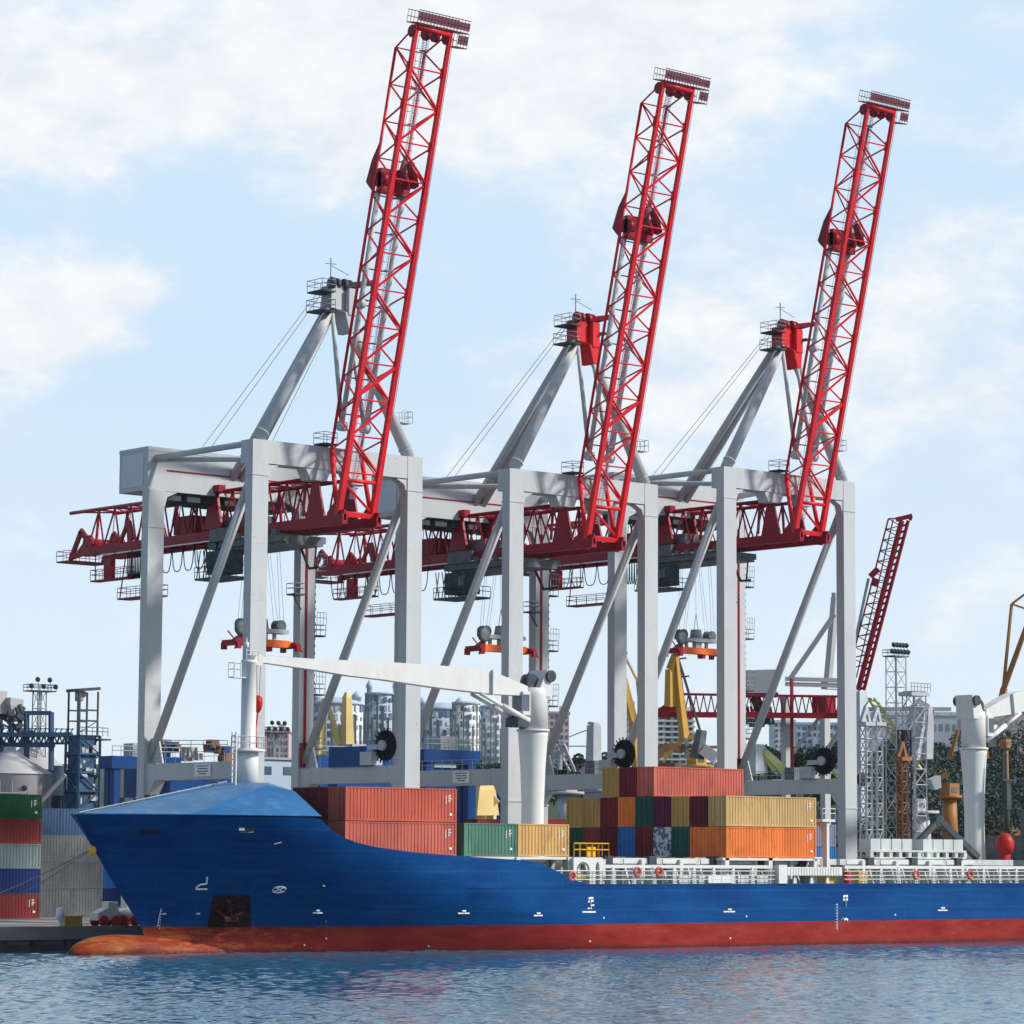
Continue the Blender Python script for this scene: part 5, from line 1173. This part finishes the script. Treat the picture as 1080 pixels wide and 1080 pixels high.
# ------------------------------------------------------------------ city behind
_wm = {}
def apartment(px0, px1, py_top, py_bot, dep, mat, label, bays, floors, roof='flat', wmat='window_dark', band=False, step=0):
    a = at(px0, py_bot, dep); b = at(px1, py_bot, dep); d = b-a; d.z = 0; wid = d.length; rz = math.atan2(d.y, d.x)
    z0 = a.z-14; H = at(px0, py_top, dep).z-z0
    R = empty('apartment_block', (a.x, a.y, z0), label, 'building', rz, 'apartment blocks on the hill')
    m = MB(); m.box((0, 0, 0), (wid, 16, H))
    bw = wid/bays
    for i in range(0, bays, 3): m.box((i*bw, -1.1, 0), ((i+1)*bw, .0, H-1.5-(i % 2)*3))    # projecting bays
    if band:
        for f in range(floors): m.box((-.4, -1.4, 14+(H-14)*(f+.72)/floors), (wid+.4, -.02, 14+(H-14)*(f+1)/floors))
    wl = m.build('wall', mat, R)
    m = MB()
    if roof == 'dome': 
        vs = []; nseg = 16
        for i in range(nseg+1): t = i/nseg*math.pi; vs.append((wid*.5-wid*.42*math.cos(t), 0, H+wid*.13*math.sin(t)))
        m.prism(vs, (0, 14, 0)); m.lathe((wid*.9, 3, H), [(4.5, 0), (4.5, 3), (5.2, 3.2), (3.5, 6), (1, 7)], 18)
    elif roof == 'step': m.box((wid*.3, 2, H), (wid, 14, H+5)); m.box((wid*.5, 3, H+5), (wid*.9, 12, H+9)); m.lathe((wid*.12, 5, H), [(4.5, 0), (4.5, 6), (5.2, 6.2), (2, 8)], 18)
    else: m.box((-.5, -.5, H), (wid+.5, 16.5, H+.8)); m.box((wid*.6, 4, H+.8), (wid*.8, 9, H+3.2))
    m.build('roof', 'roof_grey' if roof != 'flat' else mat, R)
    fh = (H-14)/floors; key = (round(bw, 1), round(fh, 1), band); cnt = 0; rest = MB()
    random.seed(int(px0))
    for f in range(floors):
        for i in range(bays):
            yy = -1.12 if i % 3 == 0 and H-1.5-(i % 2)*3 > 14+fh*(f+1) else -.02
            ww, hh = bw*random.choice((.38, .5, .62)), fh*random.choice((.45, .55, .62)); x = i*bw+(bw-ww)/2; zz = 14+fh*f+fh*.2
            if cnt < 98:
                m = MB(); m.box((x, yy-.12, zz), (x+ww, yy+.05, zz+hh)); m.build('window', wmat, R)
            else: rest.box((x, yy-.12, zz), (x+ww, yy+.05, zz+hh))
            cnt += 1
    if cnt >= 98 and rest.v: tag(rest.build('windows', wmat, R), kind='stuff')
def rounded_block(px0, px1, py_top, py_bot, dep, mat, label, segs, floors, cap=.16, lantern=True):
    a = at(px0, py_bot, dep); b = at(px1, py_bot, dep); c = (a+b)/2; r = (b-a).length/2; z0 = c.z-14; H = at(px0, py_top, dep).z-z0
    v = (CAM-c); v.z = 0; v.normalize(); c = c-v*r; R = empty('apartment_block', (c.x, c.y, z0), label, 'building', math.atan2(v.y, v.x), 'apartment blocks on the hill')
    m = MB(); m.lathe((0, 0, 0), [(r, 0), (r, H*.93), (r*.97, H*.93), (r*.97, H)], 48)
    n_ = segs*2
    for i in range(n_+1):     # projecting bays of uneven height
        th = -math.pi/2+math.pi*i/n_
        if i % 2 == 0: hh = H*(.80+.10*((i*7) % 3)); m.lathe((r*math.cos(th), r*math.sin(th), 0), [(r*.06, 0), (r*.06, hh), (r*.075, hh), (r*.045, hh+r*.05)], 10)
    m.build('wall', mat, R)
    m = MB(); m.lathe((0, 0, H), [(r*1.02, 0), (r*1.02, 1), (r*.9, r*cap*.5), (r*.6, r*cap*.85), (.5, r*cap)], 48)
    if lantern:
        for sy in (-.75, .72): m.lathe((r*.4, r*sy, H*.9), [(r*.16, 0), (r*.16, H*.16), (r*.2, H*.165), (r*.2, H*.19), (r*.05, H*.23)], 18)
    m.build('roof', 'facade_grey', R)
    fh = (H-14)/floors; cnt = 0; random.seed(int(px0))
    for f in range(floors):
        for i in range(segs):
            th = -math.pi/2*.92+math.pi*.92*(i+.5)/segs; ww = r*math.pi/segs*random.choice((.30, .42, .5)); hh = fh*random.choice((.45, .6, .75)); zz = 14+f*fh+fh*.15
            if cnt >= 99: continue
            m = MB(); d = Vector((math.cos(th), math.sin(th), 0)); s_ = Vector((-d.y, d.x, 0)); m.bar(d*(r+.02)-s_*ww/2+Vector((0, 0, zz+hh/2)), d*(r+.02)+s_*ww/2+Vector((0, 0, zz+hh/2)), .5, hh); m.build('window', random.choice(('window_far', 'window_far', 'facade_white', 'roof_grey')), R); cnt += 1
rounded_block(324, 384, 742, 816, 1250, 'facade_pale', 'pale rounded apartment block with a low dome behind the cream crane jibs', 11, 8, .30)
rounded_block(384, 422, 732, 816, 1190, 'facade_grey', 'grey blue rounded apartment tower with lantern tops beside the first crane right leg', 10, 9, .20)
rounded_block(438, 492, 748, 820, 1250, 'facade_grey', 'blue grey rounded block with a low dome left under the white jib', 11, 8, .34)
rounded_block(476, 506, 742, 820, 1180, 'facade_white', 'narrow white rounded tower between the two domed blocks', 9, 9, .25, False)
rounded_block(504, 536, 746, 820, 1200, 'facade_pale', 'pale rounded tower just left of the white deck crane column', 9, 9, .3, False)
apartment(574, 600, 752, 816, 1250, 'facade_pink', 'pinkish apartment tower right of the white deck crane', 5, 9)
apartment(652, 668, 742, 806, 1000, 'facade_white', 'white and brown striped tower left of the middle crane rear legs', 3, 10, wmat='window_brown', band=True)
apartment(693, 732, 748, 806, 1000, 'facade_white', 'white and brown striped tower behind the yellow crane', 5, 10, wmat='window_brown', band=True)
apartment(276, 304, 772, 816, 1100, 'facade_pink', 'low pinkish block between the jib rest and the first crane', 6, 6)
apartment(816, 838, 762, 806, 900, 'facade_pale', 'narrow pale block behind the small gantry crane', 4, 8)
apartment(840, 885, 764, 806, 1000, 'facade_grey', 'grey block with a flat roof behind the small gantry crane', 8, 6)
# long pale hall over the wooded slope
def hall(px0, px1, py0, py1, dep, mat, label):
    a = at(px0, py1, dep); b = at(px1, py1, dep); d = b-a; d.z = 0; rz = math.atan2(d.y, d.x); H = at(px0, py0, dep).z-a.z+10
    R = empty('long_hall', (a.x, a.y, a.z-10), label, 'building', rz); m = MB(); m.box((0, 0, 0), (d.length, 22, H)); m.build('wall', mat, R)
    m = MB(); n_ = 9
    for i in range(n_): m.box((i*d.length/n_, -.25, H-.6), ((i+.94)*d.length/n_, 22.2, H+.5))
    m.build('roof', 'facade_white', R)
    for i in range(18):
        m = MB(); x = (i+.3)*d.length/18; m.box((x, -.1, H-5), (x+d.length/40, .05, H-3)); m.build('window', 'roof_grey', R)
hall(905, 1032, 752, 790, 900, 'facade_pale', 'long pale hall above the wooded slope, left of the aft deck crane jib')
hall(1022, 1120, 748, 792, 870, 'facade_pink', 'long pink hall above the wooded slope at the right edge')

# ------------------------------------------------------------------ trees
def crown_mesh(mb, c, rx, rz, n, leaf, rnd):
    for _ in range(n):
        while True:
            v = Vector((rnd.uniform(-1, 1), rnd.uniform(-1, 1), rnd.uniform(-1, 1)))
            if .25 < v.length < 1: break
        v = v.normalized()*(v.length**.45)
        p = Vector((c[0]+v.x*rx, c[1]+v.y*rx, c[2]+v.z*rz)); a = Vector((rnd.gauss(0, 1), rnd.gauss(0, 1), rnd.gauss(0, 1))).normalized(); b = a.cross(Vector((rnd.gauss(0, 1), rnd.gauss(0, 1), rnd.gauss(0, 1)))).normalized(); s_ = leaf*rnd.uniform(.6, 1.4)
        mb.add([p-a*s_, p+b*s_*.7, p+a*s_, p-b*s_*.7], [(0, 1, 2, 3)])
rnd = random.Random(21)
protos = []
for v in range(3):
    T = empty('broadleaf_tree', (0, 0, 0), 'proto', 'tree')
    m = MB(); m.tube((0, 0, 0), (0, 0, 5), .35, .22, n=7)
    for i in range(5): a = i*1.3+v; m.tube((0, 0, 3.5+i*.4), (2.2*math.cos(a), 2.2*math.sin(a), 6.5+i*.5), .16, .06, n=5)
    m.build('trunk', 'bark', T)
    m = MB()
    for i in range(9):
        a = rnd.uniform(0, 6.28); r_ = rnd.uniform(0, 2.6); crown_mesh(m, (r_*math.cos(a), r_*math.sin(a), rnd.uniform(4.5, 9.5)), rnd.uniform(1.3, 2.2), rnd.uniform(1.1, 1.8), 150, .34, rnd)
    m.build('crown', 'leaf' if v < 2 else 'leaf_olive', T, recalc=False); protos.append(T)
used = [False]*3
def tree(px, py_base, dep, h, v, label, group):
    p = at(px, py_base, dep); 
    if used[v]: t = copy_tree(protos[v])
    else: t = protos[v]; used[v] = True
    t.location = p; s_ = h/11; t.scale = (s_*rnd.uniform(.9, 1.25),)*2+(s_,); t.rotation_euler = (0, 0, rnd.uniform(0, 6.28)); t['label'] = label; t['group'] = group
TG = 'trees standing between the port and the city'
for i, (px, py, dep, h, v) in enumerate([(484, 826, 640, 4.6, 0), (493, 827, 640, 5.4, 1), (504, 827, 640, 5.8, 2), (515, 828, 640, 5.2, 0), (526, 828, 640, 5.2, 1), (604, 828, 650, 6.6, 1), (616, 828, 650, 7.2, 0), (630, 828, 650, 7.6, 0), (588, 830, 650, 6, 1),
                     (836, 832, 560, 7, 1), (848, 832, 560, 8, 2), (862, 830, 560, 8, 0), (874, 830, 560, 9, 1), (800, 828, 560, 7, 0), (812, 828, 560, 8, 1), (826, 830, 560, 7, 1), (276, 838, 560, 5, 1), (292, 840, 560, 5.5, 0)]):
    where = 'left of the forward deck crane' if 480 < px < 530 else 'right of the forward deck crane' if px < 640 and px > 530 else 'behind the small gantry crane' if px > 700 else 'behind the jib rest'
    tree(px, py, dep, h, v, f'dark green tree in the row {where}', TG+' '+where)
# wooded slope at right: too many crowns to count
m = MB(); rw = random.Random(9)
for i in range(520):
    px = rw.uniform(906, 1150) if i < 330 else rw.uniform(1150, 1420); f = rw.random(); dep = 430+f*230; topy = 792+10*math.sin(px*.05)+6*math.sin(px*.17+1)-(14 if px > 1020 else 0); py = topy+(885-topy)*(1-f)**1.1+rw.uniform(-2, 5)
    c_ = at(px, py, dep); crown_mesh(m, c_, rw.uniform(2.0, 4.2), rw.uniform(1.6, 3.4), 320, .28, rw)
tag(m.build('wooded_slope', 'leaf', recalc=False), 'dark green wooded slope behind the port at right', 'woods', kind='stuff')
m = MB()
for i in range(46):
    px = 900+i*12; pts = [at(px, 884, 442), at(px, 850, 520), at(px, 815, 600), at(px, 799, 680), at(px, 800, 900)]
    if i:
        for a, b, c_, d_ in zip(prev, prev[1:], pts, pts[1:]): m.add([a-Vector((0, 0, 2.2)), c_-Vector((0, 0, 2.2)), d_-Vector((0, 0, 2.2)), b-Vector((0, 0, 2.2))], [(0, 1, 2, 3)])
    prev = pts
tag(m.build('slope_terrain', 'earth', recalc=False), kind='structure')
# scrub along the foot of the city hill
m = MB()
for i in range(170):
    px = rw.uniform(150, 900); dep = rw.uniform(660, 760); c_ = at(px, rw.uniform(818, 842), dep); crown_mesh(m, c_, rw.uniform(2.5, 5), rw.uniform(1.6, 2.8), 90, .8, rw)
tag(m.build('hillside_scrub', 'leaf_olive', recalc=False), 'dark belt of trees at the foot of the city hill', 'woods', kind='stuff')
# ------------------------------------------------------------------ other cranes in the port
def jib_crane(px, dep, mat, label, jib, tower_w=1.6, tower_px=None, name='luffing_crane', cab=True, base_w=5, hs=.6):
    """portal luffing crane: jib = list of pixel polylines with thickness, drawn at the crane's own depth"""
    b = ground(px, 0, dep); R = empty(name, b, label, 'crane', 0, 'portal jib cranes in the port'); lp = lambda x, y: at(x, y, dep)-b
    zt_ = lp(px, tower_px).z
    for sx in (-1, 1):
        for sy in (-1, 1):
            m = MB(); m.bar((sx*base_w/2, sy*base_w/2, 0), (sx*1.3, sy*1.3, min(zt_*.45, 10)), .8, .8, w2=.6); m.build('leg', mat, R)
    m = MB(); zc = min(zt_*.45, 10); m.box((-1.8, -1.8, zc-.3), (1.8, 1.8, zc+.5)); m.lathe((0, 0, 0), [(tower_w, zc+.5), (tower_w*.8, zt_-2.5)], 16); m.lathe((0, 0, 0), [(tower_w*1.5, zt_-2.6), (tower_w*1.5, zt_-2.2)], 18); m.build('column', mat, R)
    m = MB(); m.box((-1.6*hs, -1.5*hs, zt_-2.2), (1.8*hs, 1.7*hs, zt_-2.2+2.8*hs)); ch = m.build('machinery_house', mat, R)
    m = MB(); m.box((-1.0*hs, -1.5*hs-.06, zt_-2.2+.6*hs), (.9*hs, -1.5*hs-.02, zt_-2.2+1.8*hs)); m.build('cab_window', 'window_dark', ch)
    for (nm, pts, t0, t1, mt) in jib:
        m = MB(); P3 = [lp(*q) for q in pts]
        for i, (p_, q_) in enumerate(zip(P3, P3[1:])):
            n_ = len(P3)-1; ta = t0+(t1-t0)*i/n_; tb = t0+(t1-t0)*(i+1)/n_
            if nm == 'lattice_jib':
                for o_ in (-1, 1): 
                    m.tube(p_+Vector((0, o_*.9, 0)), q_+Vector((0, o_*.5, 0)), ta, tb, n=6)
                k_ = 6
                for j in range(k_): m.tube(p_.lerp(q_, j/k_)+Vector((0, -.9, 0)), p_.lerp(q_, (j+1)/k_)+Vector((0, .8, 0)), .1, n=4)
            else: m.bar(p_, q_, ta, ta, w2=tb, h2=tb)
        m.build(nm, mt or mat, R)
    return R
Y = 'crane_yellow'
jib_crane(672, 430, Y, 'mustard yellow jib crane seen between the middle crane legs', [('jib', [(672, 812), (668, 760), (657, 715)], 1.0, .9, None), ('jib', [(655, 720), (655, 708), (659, 692)], .9, .6, None), ('tie_bar', [(659, 692), (672, 718), (676, 760)], .28, .28, None), ('brace', [(658, 692), (652, 712)], .6, .6, None), ('tip_gear', [(657, 690), (661, 691)], .9, .9, 'dark_steel')], tower_px=812)
jib_crane(735, 430, Y, 'mustard yellow jib crane with a forked jib left of the third large crane', [('jib', [(722, 780), (717, 735), (713, 692)], 1.1, .7, None), ('jib', [(707, 745), (707, 706), (712, 690)], 1.25, .8, None), ('tie_bar', [(714, 690), (722, 716), (740, 776)], .28, .28, 'brown_steel'), ('crossbar', [(716, 695), (724, 694)], .22, .22, 'brown_steel'), ('crossbar', [(718, 714), (727, 713)], .22, .22, 'brown_steel'), ('tip_gear', [(711, 688), (716, 689)], .9, .9, 'dark_steel'), ('boom_support', [(700, 800), (720, 780), (745, 772)], .7, .6, None)], tower_px=790)
jib_crane(365, 480, 'crane_cream', 'cream crane with twin tapering jibs in front of the curved roof block', [('jib', [(366, 790), (366, 736), (366, 730)], 1.7, .5, None), ('jib', [(337, 795), (342, 737)], 1.3, .6, None), ('jib', [(357, 785), (345, 738)], .8, .5, None)], tower_px=800)
jib_crane(1002, 425, 'crane_orange', 'rusty orange portal crane left of the aft deck crane column', [('jib', [(1000, 815), (990, 822), (985, 818)], .8, .6, None), ('jib', [(1002, 800), (1010, 770)], .5, .4, None), ('brace', [(990, 872), (978, 880)], .3, .3, None), ('hanging_arm', [(1034, 775), (1041, 800)], 1.2, .5, None)], tower_w=1.2, tower_px=822)
jib_crane(1062, 432, 'crane_orange', 'orange crane with a long raised lattice jib at the right edge', [('jib', [(1058, 728), (1072, 690), (1090, 640)], .75, .6, None), ('strut', [(1058, 728), (1067, 637), (1090, 620)], .35, .3, None), ('tie_bar', [(1067, 637), (1090, 645)], .25, .25, None), ('base_gear', [(1055, 745), (1059, 726)], .9, .8, None)], tower_w=.45, hs=.35, tower_px=770)
jib_crane(968, 418, 'light_steel', 'pale grey double column crane with a drooping lime jib', [('jib', [(962, 800), (972, 745), (975, 740)], 2.6, 1.9, None), ('jib', [(976, 800), (979, 745)], 1.5, 1.2, None), ('lattice_jib', [(966, 812), (942, 772), (919, 736)], .3, .2, 'crane_lime'), ('tie_bar', [(919, 736), (911, 746)], .2, .2, 'crane_lime'), ('counterweight', [(984, 820), (988, 832)], 1.6, 1.0, None), ('brace', [(965, 742), (958, 820)], .4, .4, None), ('frame_beam', [(912, 748), (1003, 748)], .55, .55, None)], tower_w=2.0, tower_px=838)
jib_crane(628, 440, 'light_steel', 'grey slender crane mast right of the pinkish tower, with two horizontal booms', [('jib', [(626, 815), (626.5, 765), (627, 762)], 1.7, 1.2, None), ('tie_bar', [(624, 768), (598, 778)], .16, .16, None), ('tie_bar', [(624, 787), (598, 787)], .16, .16, None), ('brace', [(622, 808), (612, 815)], 1.0, .8, 'facade_pink')], tower_px=815)
jib_crane(598, 425, 'light_steel', 'grey latticed loader behind the side brace of the middle crane', [('lattice_jib', [(586, 812), (590, 785), (604, 814)], .3, .2, None), ('brace', [(590, 785), (600, 790)], .4, .3, None)], tower_px=818)
jib_crane(815, 420, 'light_steel', 'grey crane with pale yellow jib arms at the foot of the third crane', [('jib', [(826, 812), (806, 792)], 1.2, .8, 'crane_lime'), ('jib', [(818, 812), (804, 794)], .9, .6, 'crane_lime'), ('brace', [(868, 800), (884, 820)], .4, .4, 'crane_lime'), ('tower_top', [(797, 815), (797, 785)], 2.4, 1.6, None)], tower_px=818)
jib_crane(512, 400, 'crane_cream', 'cream chute crane behind the short green container', [('jib', [(505, 858), (507, 832), (509, 820)], 3.8, 1.8, None), ('jib', [(508, 856), (524, 842)], 1.4, 1.1, None)], tower_px=850)
jib_crane(702, 405, 'rust_steel', 'rust brown loader behind the third tier of containers', [('jib', [(690, 800), (705, 785), (720, 792)], 1.0, .8, None), ('jib', [(735, 800), (740, 770)], 1.4, 1.0, 'trolley_grey'), ('frame_beam', [(690, 788), (760, 788)], .4, .4, None), ('post', [(724, 800), (724, 778)], .4, .4, 'light_steel'), ('drum', [(745, 800), (752, 790)], 2.4, 2.0, 'silo_grey')], tower_px=800)
# white truss loading towers
for i, (px, py0, dep, mat, lab) in enumerate(((914, 765, 395, 'light_steel', 'white lattice loading tower, left of the pair right of the third crane'), (925.5, 765, 397, 'light_steel', 'white lattice loading tower, right of the pair right of the third crane'), (952, 802, 390, 'rust_steel', 'rusty lattice column before the pale grey crane'))):
    b = ground(px, 0, dep); R = empty('loading_tower', b, lab, 'tower'); H = at(px, py0, dep).z-ZQ
    m = MB(); lattice(m, (0, 0, 0), (0, 0, H), 1.1 if i < 2 else .9, 1.1 if i < 2 else .9, 14, .16, .09); m.build('lattice_frame', mat, R)
    m = MB(); m.box((-.9, -.9, H), (.9, .9, H+.5)); m.bar((-.8, 0, H+.5), (.1, 0, H+2.4), .5); m.bar((.7, 0, H+.5), (.1, 0, H+2.4), .4); m.build('top_gear', mat, R)
b = ground(957, 0, 405); R = empty('stair_tower', b, 'brown stair tower with a framed top beside the tall light mast', 'tower'); H = at(957, 770, 405).z-ZQ
m = MB(); lattice(m, (-.4, 0, 0), (-.4, 0, H), 1.2, 1.2, 14, .14, .1); m.box((-.7, -.3, 0), (-.1, .3, H)); m.build('shaft', 'brown_steel', R)
m = MB(); lattice(m, (1.6, 0, H*.25), (1.6, 0, at(957, 728, 405).z-ZQ), 2.2, 2.2, 11, .12, .07); zz = at(957, 728, 405).z-ZQ; m.box((-.2, -1.2, zz-.6), (3.4, 1.2, zz-.1)); railing(m, [(-.3, -1.2, zz), (3.6, -1.2, zz)], 1.1, .06, .6); m.build('lattice_frame', 'light_steel', R)

# the smaller gantry crane farther along
dep = 445
b = ground(845, 0, dep); R = empty('small_gantry_crane', b, 'smaller gantry crane with a red raised boom, beyond the third large crane', 'gantry crane'); lp = lambda x, y, d=0: at(x, y, dep+d)-b
for px in (829, 870, 893):
    m = MB(); p_ = lp(px, 735, 4 if px != 870 else 16); m.box((p_.x-.6, p_.y-.5, 0), (p_.x+.6, p_.y+.5, p_.z)); m.build('leg', 'crane_grey', R)
m = MB(); p_ = lp(831.5, 716, 3); m.box((p_.x-.1, p_.y-.7, 0), (p_.x+.35, p_.y-.4, p_.z)); m.build('ladder', 'girder_red', R)
m = MB()
for y_ in (716, 721.5): m.bar(lp(828, y_, 4), lp(900, y_+2, 4), .45, .6)
m.bar(lp(828, 826, 4), lp(900, 828, 4), .9, 1.0); m.box(lp(866, 727, 15), lp(900, 717, 18)); m.build('portal_beam', 'crane_grey', R)
m = MB(); m.bar(lp(832, 718, 3), lp(880, 648, 3), .7, .7); m.bar(lp(873, 720, 5), lp(881, 630, 5), 1.0, .8); m.bar(lp(881, 625, 5), lp(881, 642, 5), .8); m.build('mast_leg', 'crane_grey', R)
m = MB(); m.bar(lp(832, 800, 4), lp(872, 746, 4), .5, .5); m.bar(lp(866, 800, 6), lp(886, 770, 6), .6, .6); m.build('side_brace', 'crane_grey', R)
m = MB(); c0 = lp(785, 707, 2); c1 = lp(818, 731, 2); q = (lp(818, 707, 2)-lp(790, 707, 2)); nn = Vector((-q.y, q.x, 0)).normalized()*-3.5
m.prism([lp(789, 707), lp(819, 706), lp(819, 731), lp(789, 731)], lp(783, 707, 5)-lp(789, 707)); m.build('machinery_house', 'crane_grey', R)
m = MB(); m.bar(lp(782, 733, 2), lp(820, 733, 2), 3.2, .6); m.bar(lp(796, 735, 2), lp(803, 752, 2), 1.8, 1.0); m.bar(lp(785, 757, 2), lp(812, 757, 2), 3.0, 1.6); m.bar(lp(790, 763, 2), lp(806, 763, 2), 2.0, 1.0)
for i in range(8): m.bar(lp(784+i*4, 745, 1), lp(788+i*4, 764, 1), .3)
m.build('trolley', 'dark_steel', R)
m = MB()
for o_ in (0, 5):
    m.bar(lp(693, 753.5, o_), lp(903, 755, o_), .6, .8); m.bar(lp(712, 732, o_), lp(903, 735, o_), .35, .35)
    for i in range(24): xa = 706+i*8; m.tube(lp(xa, 753, o_), lp(xa+4, 733, o_), .12, n=4); m.tube(lp(xa+4, 733, o_), lp(xa+8, 753, o_), .12, n=4)
m.bar(lp(696, 754), lp(712, 742), 1.6, 1.6); m.bar(lp(704, 742), lp(722, 755), 1.6, 1.0); m.box(lp(862, 733, 0), lp(876, 756, 3))
m.build('girder', 'girder_red', R)
m = MB()
A0, A1 = lp(905, 728), lp(951, 549); B0, B1 = lp(911, 728), lp(958, 549)
m.bar(A0, A1, 1.0, .5); m.bar(B0, B1, .5, .4)
for i in range(26): a, c_ = A0.lerp(A1, i/26), B0.lerp(B1, (i+.5)/26); m.bar(a, c_, .3, .3)
U0, U1 = lp(896, 705), lp(937, 547); V1 = lp(942, 548); V0 = lp(903, 715)
m.tube(U0, U1, .13, n=5); m.tube(V0, V1, .1, n=5)
for i in range(14):
    a, c_ = U0.lerp(U1, i/14), U0.lerp(U1, (i+1)/14); e = A0.lerp(A1, .12+.88*(i+.5)/14); m.tube(a, e, .07, n=4); m.tube(e, c_, .07, n=4); m.tube(a, e.lerp(A0, .03), .06, n=4)
m.bar(lp(945, 548), lp(962, 544), .8, .6); m.bar(lp(961, 544), lp(960, 549), .5, .3); m.tube(U1, lp(947, 547), .1, n=4)
m.bar(lp(918, 608), lp(926, 600), 1.6, .8); m.bar(lp(921, 618), lp(924, 610), 1.0, .8); m.build('raised_boom', 'girder_red', R)
m = MB(); m.tube(lp(916, 610), lp(902, 676), .22, n=6); m.tube(lp(902, 676), lp(890, 700), .15, n=5); m.build('forestay', 'rail_grey', R)
m = MB(); p_ = lp(908, 735, 0); m.box((p_.x-.9, p_.y-.6, 0), (p_.x+.7, p_.y+.6, p_.z+.8)); m.build('leg', 'panel_grey', R)
m = MB(); p_ = lp(911, 822, -8); m.lathe(p_, [(.4, 0), (1.0, .1), (1.0, .5), (.4, .6)], 14, 'y'); m.build('cable_reel', 'black_rubber', R)

# ------------------------------------------------------------------ haze over the port
HAZE = .000035
if HAZE > 0:
    m = MB(); m.box((-700, -420, -8), (2600, 2600, 110)); o = m.build('haze', 'concrete'); o['kind'] = 'stuff'; tag(o, 'thin pale blue haze over the harbour and city', 'haze')
    hm = bpy.data.materials.new('haze_air'); hm.use_nodes = True; hn = hm.node_tree.nodes; hn.clear(); ho = hn.new('ShaderNodeOutputMaterial'); hv = hn.new('ShaderNodeVolumePrincipled')
    hv.inputs['Density'].default_value = HAZE; hv.inputs['Color'].default_value = (.80, .90, 1.0, 1); hv.inputs['Anisotropy'].default_value = .2; hm.node_tree.links.new(hv.outputs[0], ho.inputs['Volume']); o.data.materials[0] = hm
